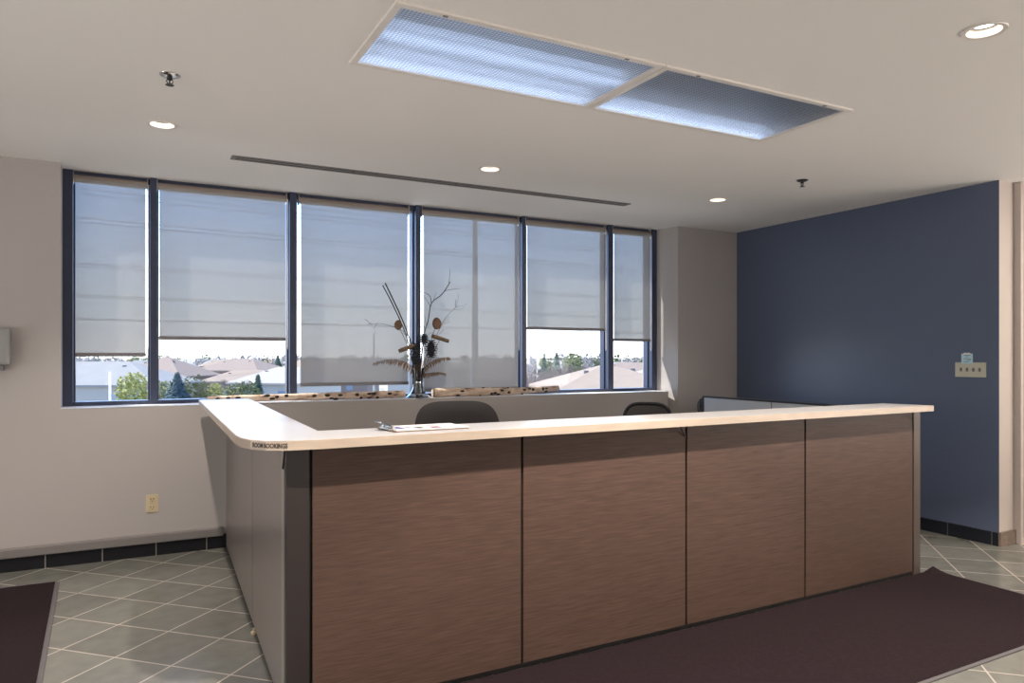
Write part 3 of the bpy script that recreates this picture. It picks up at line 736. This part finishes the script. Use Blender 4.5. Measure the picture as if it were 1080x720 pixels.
# dried palm fronds
def frond(pts, n, ln, side, label, seed):
    rg = random.Random(seed); P = [W(*p) for p in pts]; Q = []
    for i in range(len(P) - 1):
        for k in range(8):
            u = k / 8; p0 = P[max(i-1, 0)]; p1 = P[i]; p2 = P[i+1]; p3 = P[min(i+2, len(P)-1)]
            Q.append(.5 * ((2*p1) + (p2-p0)*u + (2*p0-5*p1+4*p2-p3)*u*u + (3*p1-p0-3*p2+p3)*u**3))
    Q.append(P[-1]); N = len(Q)
    r = empty('dried_frond', tuple(P[0])); tag(r, label, 'frond', 'stems in the vase')
    b = MB(); b.tube(Q, [.0035 - .0025 * i / (N - 1) for i in range(N)], 7); b.build('rib', M['stick'], r, True)
    b = MB()
    for i in range(n):
        t_ = .22 + .78 * i / n; k = min(N - 2, int(t_ * (N - 1))); p = Q[k]; d = (Q[k+1] - Q[k]).normalized()
        for sg in (-1, 1):
            if sg == -side and rg.random() < .25: continue
            L_ = ln * (1 - .55 * t_) * rg.uniform(.7, 1.15) * (1 if sg == side else .55)
            dirv = (d * .55 + Vector((0, rg.uniform(-.55, .55), -.9 if sg == side else .35))).normalized()
            q = p + dirv * L_ * .5; e_ = p + dirv * L_ + Vector((0, 0, -L_ * .25)); wv = Vector((d.x, .2, d.z)).normalized() * .0062
            b.quad(p - wv * .5, q - wv, q + wv, p + wv * .5); b.bm.faces.new([b.bm.verts.new(x) for x in (q - wv, e_, q + wv)])
    b.build('leaflets', M['frond'], r)
frond([(258, 600, 0), (246, 540, -.01), (190, 500, -.03), (110, 486, -.05), (28, 502, -.06)], 34, .075, 1, 'dried brown palm frond arching left over the sill', 1)
frond([(268, 600, 0), (285, 540, -.01), (325, 500, -.03), (365, 478, -.05), (412, 470, -.06)], 26, .065, 1, 'dried brown palm frond arching right, the upper of two', 2)
frond([(268, 620, .01), (280, 575, .0), (320, 562, -.02), (360, 558, -.04), (398, 566, -.05)], 24, .050, 1, 'dried brown palm frond spreading right, the lower of two', 3)

# ------------------------------------------------------------------ wall fittings
o_ = empty('wall_outlet', (.186, YW, .36)); tag(o_, 'ivory double socket outlet low on the wall left of the desk', 'outlet')
b = MB(); b.box((.146, YW - .006, .303), (.226, YW, .430), .002); b.build('cover_plate', M['ivory'], o_)
for zc in (.338, .395):
    b = MB(); b.box((.166, YW - .009, zc - .019), (.206, YW - .005, zc + .019), .004); rc_ = b.build('receptacle', M['ivory'], o_)
    b = MB(); b.box((.175, YW - .0096, zc - .003), (.179, YW - .0085, zc + .011)); b.box((.193, YW - .0096, zc - .003), (.197, YW - .0085, zc + .011)); b.box((.183, YW - .0096, zc - .013), (.189, YW - .0085, zc - .008)); b.build('slots', M['black'], rc_)
b = MB(); b.lathe([(.0005, -.0075), (.003, -.007), (.003, -.005)], (.186, YW, .3665), 10, Matrix.Rotation(R_(90), 3, 'X') @ Matrix.Diagonal((1, 1, -1)), cap0=True); b.build('screw', M['trim'], o_)
o_ = empty('switch_plate', (5.8, 3.338, 1.318)); tag(o_, 'ivory four-gang toggle switch plate on the blue wall', 'light switch')
b = MB(); b.box((5.793, 3.222, 1.262), (5.8, 3.455, 1.376), .002); b.build('cover_plate', M['ivory2'], o_)
for k in range(4):
    y = 3.268 + k * .047
    b = MB(); b.box((5.782, y - .005, 1.312), (5.794, y + .005, 1.328), .001); tg = b.build('toggle', M['bar'], o_)
    b = MB(); b.box((5.7915, y - .008, 1.305), (5.7935, y + .008, 1.335)); b.build('slot', M['bar'], tg)
o_ = empty('paper_note', (5.8, 3.36, 1.40)); tag(o_, 'small pale blue note taped above the switch plate', 'note')
b = MB(); b.box((5.7905, 3.318, 1.365), (5.7925, 3.405, 1.444), .0005); nt_ = b.build('paper', M['note'], o_)
b = MB()
for zz, y0, y1 in ((1.430, 3.335, 3.385), (1.418, 3.35, 3.372), (1.402, 3.332, 3.388), (1.392, 3.33, 3.36), (1.380, 3.345, 3.385)):
    b.box((5.7900, y0, zz), (5.7906, y1, zz + .0035))
b.build('handwriting', M['ink'], nt_)
b = MB(); b.box((5.7898, 3.338, 1.436), (5.7932, 3.388, 1.450)); b.build('tape', M['white'], nt_)
o_ = empty('soap_dispenser', (-.73, YW, 1.46)); tag(o_, 'grey wall-mounted hand sanitiser dispenser at the left edge', 'dispenser')
b = MB(); b.box((-.80, YW - .10, 1.365), (-.652, YW, 1.605), .018, 4); b.build('housing', M['dispenser'], o_, True)
b = MB(); b.prism([(-.77, YW - .075), (-.69, YW - .075), (-.69, YW - .01), (-.77, YW - .01)], 1.328, 1.368, .006); b.build('nozzle', M['bar'], o_)
b = MB(); b.box((-.77, YW - .106, 1.385), (-.685, YW - .098, 1.45), .004); b.build('push_bar', M['dispenser'], o_)

# ------------------------------------------------------------------ ceiling fittings
def downlight(x, y, label, watt):
    r = empty('recessed_downlight', (x, y, CEIL)); tag(r, label, 'downlight', 'recessed ceiling downlights')
    b = MB(); b.lathe([(DR - .006, .004), (DR - .004, -.004), (DR + .012, -.006), (DR + .016, -.001)], (x, y, CEIL), 40); b.build('trim_ring', M['white'], r, True)
    b = MB(); b.lathe([(DR - .005, 0), (DR - .009, .022), (DR - .013, .023)], (x, y, CEIL), 40); b.build('reflector', M['baffle'], r, True)
    b = MB(); b.lathe([(DR - .013, .023), (DR - .012, .036), (.050, .038), (.050, .06), (.001, .065)], (x, y, CEIL), 40); b.build('baffle', M['blackmetal'], r, True)
    b = MB(); b.lathe([(.0485, .040), (.043, .027), (.001, .022)], (x, y, CEIL), 32); b.build('lamp', M['lamp'], r, True)
    lamp_light(x, y, r, watt); return r
def lamp_light(x, y, parent, watt):
    d = bpy.data.lights.new('downlight_beam', 'SPOT'); d.energy = watt; d.color = DOWN_C; d.spot_size = R_(106); d.spot_blend = .2 if watt > 300 else .8; d.shadow_soft_size = .025
    o = bpy.data.objects.new('downlight_beam', d); COL.objects.link(o); o.location = (0, 0, -.003)
    if parent: o.parent = parent
    else: o.location = (x, y, CEIL + .035)
labs = ['lit recessed downlight at left, between the sprinkler and the windows', 'lit recessed downlight in the middle, just in front of the slot diffuser', 'lit recessed downlight near the corner pier and blue wall', 'lit recessed downlight nearest the camera, right of the light panels']
for (x, y), l, q in zip(DL, labs, DL_W): downlight(x, y, l, q)
for (x, y), q in zip(DL_OUT, DL_W[4:]): downlight(x, y, 'lit recessed downlight farther back in the lobby ceiling', q)

def fixture(f, tubes, label):
    x0, y0, x1, y1 = f; xc = (x0 + x1) / 2
    r = empty('light_panel', (xc, (y0 + y1) / 2, CEIL)); tag(r, label, 'ceiling light', 'recessed ceiling light panels')
    t_ = .032; b = MB()
    for a, c in (((x0, y0), (x1, y0 + t_)), ((x0, y1 - t_), (x1, y1)), ((x0, y0 + t_), (x0 + t_, y1 - t_)), ((x1 - t_, y0 + t_), (x1, y1 - t_))):
        b.box((a[0], a[1], CEIL - .010), (c[0], c[1], CEIL + .004), .003)
    fr_ = b.build('frame', M['white'], r)
    for q in (.16, .84):
        b = MB(); X = x0 + (x1 - x0) * q; b.box((X - .010, y0 + .010, CEIL - .0125), (X + .010, y0 + .022, CEIL - .0095), .001); b.build('latch', M['bar'], fr_)
    b = MB(); b.quad((x0 + .03, y0 + .03, CEIL - .002), (x1 - .03, y0 + .03, CEIL - .002), (x1 - .03, y1 - .03, CEIL - .002), (x0 + .03, y1 - .03, CEIL - .002)); b.build('prismatic_lens', M['lens'], r)
    b = MB(); a, c = x0 + .022, x1 - .022; d_, e_ = y0 + .022, y1 - .022; h = CEIL + .11; z = CEIL + .001
    b.quad((a, d_, h), (c, d_, h), (c, e_, h), (a, e_, h)); b.quad((a, d_, z), (c, d_, z), (c, d_, h), (a, d_, h)); b.quad((a, e_, z), (c, e_, z), (c, e_, h), (a, e_, h)); b.quad((a, d_, z), (a, e_, z), (a, e_, h), (a, d_, h)); b.quad((c, d_, z), (c, e_, z), (c, e_, h), (c, d_, h))
    b.build('housing', M['white'], r)
    for yy, mm in tubes:
        b = MB(); b.tube([(x0 + .04, yy, CEIL + .052), (x1 - .04, yy, CEIL + .052)], .016, 12); b.build('fluorescent_tube', mm, r, True)
fixture(FX[0], [(2.89, M['tube']), (3.17, M['tube'])], 'brighter ceiling light panel, left of the pair, glowing pale blue')
fixture(FX[1], [(3.19, M['tube_glow'])], 'dimmer ceiling light panel, right of the pair')

def sprinkler(x, y, label, esc):
    r = empty('fire_sprinkler', (x, y, CEIL)); tag(r, label, 'sprinkler', 'ceiling sprinkler heads')
    b = MB(); b.lathe([(.045 if esc else .042, 0), (.043 if esc else .040, -.004), (.030, -.010), (.012, -.012)], (x, y, CEIL), 28, cap1=True); b.build('escutcheon', M['chrome'] if esc else M['blackmetal'], r, True)
    b = MB(); b.lathe([(.012, -.010), (.012, -.022), (.006, -.026)], (x, y, CEIL), 14, cap1=True)
    for sg in (-1, 1): b.tube([(x + sg*.010, y, CEIL - .020), (x + sg*.014, y, CEIL - .032), (x + sg*.004, y, CEIL - .046)], .0025, 8)
    b.tube([(x, y, CEIL - .022), (x, y, CEIL - .046)], .003, 8); b.build('head', M['blackmetal'], r, True)
    b = MB()
    for k in range(12):
        a = 2*PI*k/12; b.box((x - .001, y - .001, CEIL - .0475), (x + .001, y + .001, CEIL - .046))
    b.lathe([(.001, -.046), (.019, -.047), (.019, -.049), (.001, -.049)], (x, y, CEIL), 18); b.build('deflector', M['blackmetal'], r, True)
sprinkler(.195, 3.797, 'fire sprinkler head at left, above the downlight in the photo', True)
sprinkler(4.507, 3.832, 'small dark fire sprinkler head near the blue wall', False)
# slot diffuser
r = empty('slot_diffuser', (2.26, 5.16, CEIL)); tag(r, 'long narrow dark slot air diffuser in the ceiling before the windows', 'air vent')
sx0, sx1, sy0, sy1 = .634, 3.884, 5.108, 5.212
b = MB()
for y0, y1 in ((sy0, sy0 + .014), (sy1 - .014, sy1)): b.box((sx0, y0, CEIL - .006), (sx1, y1, CEIL), .001)
for x0, x1 in ((sx0, sx0 + .03), (sx1 - .03, sx1)): b.box((x0, sy0 + .014, CEIL - .006), (x1, sy1 - .014, CEIL))
b.build('frame', M['band'], r)
b = MB(); b.box((sx0 + .03, sy0 + .014, CEIL - .002), (sx1 - .03, sy1 - .014, CEIL - .0005)); b.build('slot', M['black'], r)
for k in range(4):
    x0 = sx0 + .03 + k * .7975; b = MB(); b.box((x0, 5.148, CEIL - .005), (x0 + .79, 5.172, CEIL - .0025), .001); b.build('blade', M['band'], r)

# ================================================================== outside: neighbourhood seen from an upper floor
GZ = -9.0
FW = Vector((math.sin(R_(28)), math.cos(R_(28)))); RT = Vector((math.cos(R_(28)), -math.sin(R_(28))))
def at(x, d):  # a spot in the neighbourhood: bearing (as a picture column) and distance
    p = FW * d + RT * (d * (x - 540) / 772.0); return p.x, p.y
def zy(y, d): return 1.42 - (y - 376) * d / 772.0
gm = mat('lawn_and_street', (0.335, 0.329, 0.286), .95, vary=(.05, .35))
b = MB(); b.quad((-3500, 16, GZ), (5000, 16, GZ), (5000, 5000, GZ), (-3500, 5000, GZ)); struct(b.build('ground', gm))
RF = {'grey': mat('grey_shingles', (0.207, 0.210, 0.219), .9, vary=(.8, .06)), 'brown': mat('brown_shingles', (0.202, 0.161, 0.144), .9, vary=(.8, .06)), 'tan': mat('tan_shingles', (0.255, 0.204, 0.168), .9, vary=(.8, .06)), 'pale': mat('pale_shingles', (0.280, 0.268, 0.262), .9, vary=(.8, .06))}
WL = {'pale': mat('pale_siding', (0.304, 0.299, 0.293), .9), 'brick': mat('brown_brick', (0.207, 0.158, 0.141), .9), 'white': mat('white_siding', (0.402, 0.384, 0.365), .9)}
WD = mat('house_window', (.20, .25, .33), .2)
RV = mat('roof_vent', (.12, .12, .13), .8)
PLACED = []
def free(x, d, rad):
    p = Vector(at(x, d))
    if any((p - q).length < rad + q_r for q, q_r in PLACED): return False
    PLACED.append((p, rad)); return True
def house(x, d, w_, dp, rot, ze, zr, roof, wall, label, group=None, ridge=.35, detail=True):
    PLACED.append((Vector(at(x, d)), max(w_, dp) * .62 + .5))
    cx, cy = at(x, d); r = empty('house', (cx, cy, GZ)); tag(r, label, 'house', group)
    Rm = Matrix.Rotation(R_(-28 + rot), 3, 'Z')
    def p(u, v, z): q = Rm @ Vector((u, v, 0)); return (cx + q.x, cy + q.y, z)
    def obox(u0, v0, z0, u1, v1, z1):
        b = MB(); b.prism([p(u0, v0, 0)[:2], p(u1, v0, 0)[:2], p(u1, v1, 0)[:2], p(u0, v1, 0)[:2]], z0, z1); return b
    obox(-w_/2, -dp/2, GZ, w_/2, dp/2, ze + .05).build('walls', WL[wall], r)
    ov = .5; W2, D2 = w_/2 + ov, dp/2 + ov; b = MB(); rl = w_/2 * ridge
    lo = [b.bm.verts.new(p(*q)) for q in ((-W2, -D2, ze), (W2, -D2, ze), (W2, D2, ze), (-W2, D2, ze))]
    l2 = [b.bm.verts.new(p(*q)) for q in ((-W2, -D2, ze + .2), (W2, -D2, ze + .2), (W2, D2, ze + .2), (-W2, D2, ze + .2))]
    a, c = b.bm.verts.new(p(-rl, 0, zr)), b.bm.verts.new(p(rl, 0, zr))
    b.bm.faces.new(lo)
    for i in range(4): b.bm.faces.new((lo[i], lo[(i+1) % 4], l2[(i+1) % 4], l2[i]))
    b.bm.faces.new((l2[0], l2[1], c, a)); b.bm.faces.new((l2[1], l2[2], c)); b.bm.faces.new((l2[2], l2[3], a, c)); b.bm.faces.new((l2[3], l2[0], a))
    rf = b.build('roof', RF[roof], r)
    if detail:
        for (u, v) in ((-w_*.22, -dp*.16), (w_*.18, -dp*.12)):
            zz = ze + (zr - ze) * (1 - abs(v) / D2); b = obox(u - .16, v - .12, zz - .25, u + .16, v + .12, zz + .14); b.build('roof_vent', RV, rf)
        for u in (-w_*.28, w_*.26):
            b = obox(u - .55, -dp/2 - .04, ze - 2.0, u + .55, -dp/2 + .02, ze - .7); b.build('house_window', WD, r)
H = house
H(110, 78, 15, 12, 4, zy(405.5, 78), zy(381, 78), 'grey', 'pale', 'grey-roofed house seen through the leftmost pane below its blind')
H(176, 122, 12, 11, -10, zy(397, 122), zy(376.5, 122), 'brown', 'brick', 'brown hipped-roof house at the left of the second pane', ridge=.1)
H(233, 175, 9, 9, 25, zy(386.5, 175), zy(379, 175), 'tan', 'white', 'white-walled house in the middle distance of the second pane')
H(256, 150, 14, 11, -15, zy(391, 150), zy(378, 150), 'brown', 'brick', 'broad brown-roofed house in the middle of the second pane')
H(262, 112, 12, 10, 20, zy(402, 112), zy(390, 112), 'tan', 'brick', 'tan-roofed house in front of the broad brown roof in the second pane')
H(304, 88, 9, 9, -18, zy(404, 88), zy(387, 88), 'pale', 'white', 'pale-roofed white house at the right edge of the second pane')
H(356, 132, 13, 11, 0, zy(398, 132), zy(383, 132), 'brown', 'brick', 'house behind the lowered blind left of the vase', 'houses behind lowered blinds')
H(440, 178, 15, 11, 14, zy(391, 178), zy(380, 178), 'tan', 'white', 'house behind the lowered blind at the vase', 'houses behind lowered blinds')
H(527, 120, 12, 11, -8, zy(400, 120), zy(385, 120), 'brown', 'brick', 'house behind the lowered blind right of the pylon', 'houses behind lowered blinds')
H(640, 58, 9.6, 11, 8, zy(410, 58), zy(384.5, 58), 'tan', 'brick', 'big tan hipped-roof house nearest the window in the two right panes', ridge=.08)
H(668, 105, 11, 10, -20, zy(395, 105), zy(382, 105), 'brown', 'white', 'brown-roofed house behind the tan hipped roof in the rightmost pane', ridge=.4)
H(686, 78, 5, 8, 10, zy(401, 78), zy(390, 78), 'pale', 'white', 'pale-roofed house at the right edge of the rightmost pane')
rg = random.Random(11)
for i in range(30):
    x = 70 + i * 21.5 + rg.uniform(-6, 6); d = rg.uniform(210, 360)
    if not free(x, d, 11): continue
    zr = rg.uniform(-.6, .5); H(x, d, rg.uniform(10, 15), 10, rg.uniform(-30, 30), zr - 3.2, zr, rg.choice(('brown', 'tan', 'grey', 'pale')), rg.choice(('pale', 'brick', 'white')), 'distant house among trees near the horizon', 'distant houses', detail=False)

# trees
LF = {'spruce': mat('blue_spruce_needles', (0.080, 0.133, 0.158), .9), 'pine': mat('green_needles', (0.097, 0.164, 0.122), .9), 'yellow': mat('yellow_green_leaves', (0.244, 0.255, 0.080), .9), 'olive': mat('olive_leaves', (0.158, 0.177, 0.086), .9), 'bare': mat('bare_twigs', (0.164, 0.131, 0.122), .9), 'haze': mat('hazed_grey_brown_foliage', (.34, .31, .30), .9)}  # the horizon foliage is pale: distance haze is put into its colour
def conifer_mesh(h, r, n, seed):
    rg = random.Random(seed); b = MB()
    for i in range(n):
        t_ = rg.random() ** .7; z = h * (.12 + .88 * t_); rr_ = r * (1 - t_) * rg.uniform(.6, 1.08) + .08; a = rg.uniform(0, 2*PI); s_ = min(.30, r * .28) * rg.uniform(.6, 1.2) * (1.1 - .6 * t_)
        c = Vector((rr_*math.cos(a), rr_*math.sin(a), z)); d = Vector((math.cos(a), math.sin(a), -.35)); q = Vector((-math.sin(a), math.cos(a), rg.uniform(-.3, .3)))
        b.quad(c - d*s_ - q*s_*.5, c - d*s_*.2 - q*s_*.6, c + d*s_, c - d*s_*.2 + q*s_*.6)
    return b
def leafy_mesh(h, r, n, seed):
    rg = random.Random(seed); b = MB()
    for i in range(n):
        v = Vector((rg.gauss(0, 1), rg.gauss(0, 1), rg.gauss(0, 1))).normalized() * r * rg.uniform(.45, 1.05); v.z *= 1.15
        c = Vector((0, 0, h - r * 1.1)) + v; s_ = r * (.085 if n > 300 else .17) * rg.uniform(.7, 1.5); d = Vector((rg.gauss(0, 1), rg.gauss(0, 1), rg.gauss(0, 1))).normalized(); q = d.orthogonal().normalized()
        b.quad(c - d*s_, c + q*s_*.7, c + d*s_, c - q*s_*.7)
    return b
def bare_mesh(h, r, seed, depth=5):
    rg = random.Random(seed); b = MB()
    def grow(p, d, l, rad, lev):
        e_ = p + d * l; b.tube([p, (p + e_) / 2 + Vector((rg.gauss(0, .05), rg.gauss(0, .05), 0)) * l, e_], [rad, rad * .85, rad * .65], 4, cap=False)
        if lev == 0: return
        for k in range(3 if lev > 1 else 4):
            a = rg.uniform(0, 2*PI); t_ = rg.uniform(.35, .8); q = d.orthogonal().normalized(); q = Matrix.Rotation(a, 3, d) @ q
            grow(p.lerp(e_, rg.uniform(.6, 1)), (d * (1 - t_ * .4) + q * t_ + Vector((0, 0, .12))).normalized(), l * rg.uniform(.6, .8), rad * .6, lev - 1)
    grow(Vector((0, 0, h * .22)), Vector((0, 0, 1)), h * .26, .20, depth)
    return b
PT = {}
def tree(kind, key, x, d, h, r, label, group=None, n=500):
    cx, cy = at(x, d); kk = (kind, key)
    if kk in PT:
        src, h0, r0 = PT[kk]; o_ = copy_tree(src); o_.scale = (r / r0, r / r0, h / h0); o_['label'] = label
        if group: o_['group'] = group
        elif 'group' in o_: del o_['group']
    else:
        o_ = empty({'spruce': 'spruce_tree', 'pine': 'conifer_tree', 'bare': 'bare_tree'}.get(kind, 'leafy_tree')); tag(o_, label, 'tree', group)
        if kind in ('spruce', 'pine'): b = conifer_mesh(h, r, n, key)
        elif kind == 'bare': b = bare_mesh(h, r, key)
        else: b = leafy_mesh(h, r, n, key)
        b.build('branches' if kind == 'bare' else 'crown', LF[kind], o_, fix=False)
        b = MB(); b.tube([(0, 0, 0), (0, 0, h * .3), (0, 0, h * (.85 if kind in ('spruce', 'pine') else .6))], [.22, .16, .05], 7); b.build('trunk', LF['bare'], o_, True)
        PT[kk] = (o_, h, r)
    o_.location = (cx, cy, GZ); o_.rotation_euler = (0, 0, (x * 7.3) % 6); return o_
def top(y, d): return zy(y, d) - GZ
tree('spruce', 1, 187, 62, top(393, 62), 3.3, 'blue spruce in the second pane, nearest tree there', n=4200)
tree('yellow', 2, 143, 55, top(393, 55), 1.35, 'yellow-green tree at the right of the leftmost pane', n=900)
tree('olive', 3, 206, 66, top(397, 66), 1.7, 'olive-yellow tree just right of the blue spruce', n=900)
tree('olive', 3, 172, 70, top(401, 70), 1.3, 'olive tree just left of the blue spruce')
tree('pine', 4, 272, 74, top(395, 74), 1.9, 'dark conifer beside the pale-roofed house in the second pane', n=2200)
tree('pine', 4, 293, 190, top(374, 190), 2.6, 'tall conifer above the pale roof at the right of the second pane')
tree('olive', 5, 248, 70, top(404, 70), 1.3, 'low olive tree in front of the tan roof, left of two', n=800)
tree('olive', 5, 261, 72, top(402, 72), 1.2, 'low olive tree in front of the tan roof, right of two')
tree('yellow', 2, 227, 92, top(404, 92), 1.1, 'small yellow tree below the white-walled house')
tree('pine', 6, 574, 140, top(372.5, 140), 2.4, 'conifer standing above the bare trees, left of two', n=1800)
tree('pine', 6, 587, 152, top(371, 152), 2.7, 'conifer standing above the bare trees, right of two')
tree('olive', 3, 604, 172, top(371.5, 172), 2.6, 'green tree on the skyline left of the tan hipped roof')
for i in range(16):
    x = 553 + i * 5.2 + (i * 37 % 5); d = 62 + (i * 29 % 70); y = 378 + (i * 13 % 9) - (4 if d > 80 else 0)
    while not free(x, d, 1.6): d += 4
    tree('bare', i % 3 + 1, x, d, top(y, d), 3, 'leafless brown tree in the grove left of the tan hipped roof', 'bare trees right')
for i in range(9):
    d = 92 + (i * 31 % 50)
    while not free(168 + i * 15.5, d, 1.6): d += 4
    tree('bare', i % 3 + 1, 168 + i * 15.5, d, top(383 + i * 7 % 8, d), 3, 'leafless tree among the houses in the second pane', 'bare trees left')
rg = random.Random(5)
for i in range(150):
    x = 60 + i * 4.3 + rg.uniform(-3, 3); d = rg.uniform(215, 470); y = rg.uniform(372.5, 378.5); q = rg.uniform(1.6, 3.4)
    for _ in range(12):
        if free(x, d, q + .2): break
        d = rg.uniform(215, 520)
    else: continue
    tree(rg.choice(('haze', 'haze', 'pine', 'olive')), 7, x, d, top(y, d), q, 'distant tree in the belt along the horizon', 'horizon trees', n=160)
# pylon, cables, street lights
pm = mat('pylon_steel', (.30, .32, .31), .8)
cx, cy = at(501, 140)
r = empty('power_pylon', (cx, cy, GZ)); tag(r, 'tall grey transmission pole showing through the blind right of the vase', 'pylon')
b = MB(); b.tube([(cx, cy, GZ), (cx, cy, 10), (cx, cy, 36)], [.75, .55, .38], 12); b.build('pole', pm, r, True)
dirx = Vector((RT.x * 53 + FW.x * 38, RT.y * 53 + FW.y * 38)).normalized(); perp = Vector((-dirx.y, dirx.x))
levels = [24.9, 23.2, 19.2, 12.9, 8.6, 5.4]
for z in levels:
    b = MB(); q = perp * 1.9; b.tube([(cx - q.x, cy - q.y, z + 1.6), (cx, cy, z + 1.4), (cx + q.x, cy + q.y, z + 1.6)], .10, 6); b.build('crossarm', pm, r)
cm = mat('cable_dark', (.03, .03, .04), .8)
for li, z in enumerate(levels):
    for sg in (-1, 1):
        b = MB(); pts = []
        for k in range(41):
            s_ = -130 + 260 * k / 40; q = perp * 1.9 * sg + dirx * s_; sag = 1.1 * (abs(s_) / 130) * (1 - abs(s_) / 260)
            pts.append((cx + q.x, cy + q.y, z + 1.5 - sag * .6))
        b.tube(pts, .038, 5); o_ = b.build('power_cable', cm, None, loc=(cx, cy, z)); tag(o_, 'thin overhead power cable, one of the sagging lines seen across the blinds', 'cable', 'overhead power cables')
lm = mat('lamp_post_white', (.78, .78, .80), .6)
def lamp(x, d, ytop, arm, m_, label):
    cx, cy = at(x, d); zt = zy(ytop, d); r = empty('street_light', (cx, cy, GZ)); tag(r, label, 'street light')
    b = MB(); b.tube([(cx, cy, GZ), (cx, cy, zt)], [.11, .07], 8); b.build('pole', m_, r, True)
    if arm:
        a = RT * arm; b = MB(); b.tube([(cx, cy, zt), (cx + a.x*.5, cy + a.y*.5, zt + .55), (cx + a.x, cy + a.y, zt + .6)], .05, 7); b.build('arm', m_, r, True)
        b = MB(); b.ball((cx + a.x, cy + a.y, zt + .55), .2, 10, (1.6, 1.6, .5)); b.build('lamp_head', m_, r, True)
    return r
lamp(116, 50, 392, 0, lm, 'white post in front of the grey-roofed house in the leftmost pane')
lamp(394.5, 60, 351, 0, pm, 'dark pole showing through the blind left of the vase')
lamp(497, 45, 391, -1.1, lm, 'pale street light with curved arm showing through the blind right of the vase')
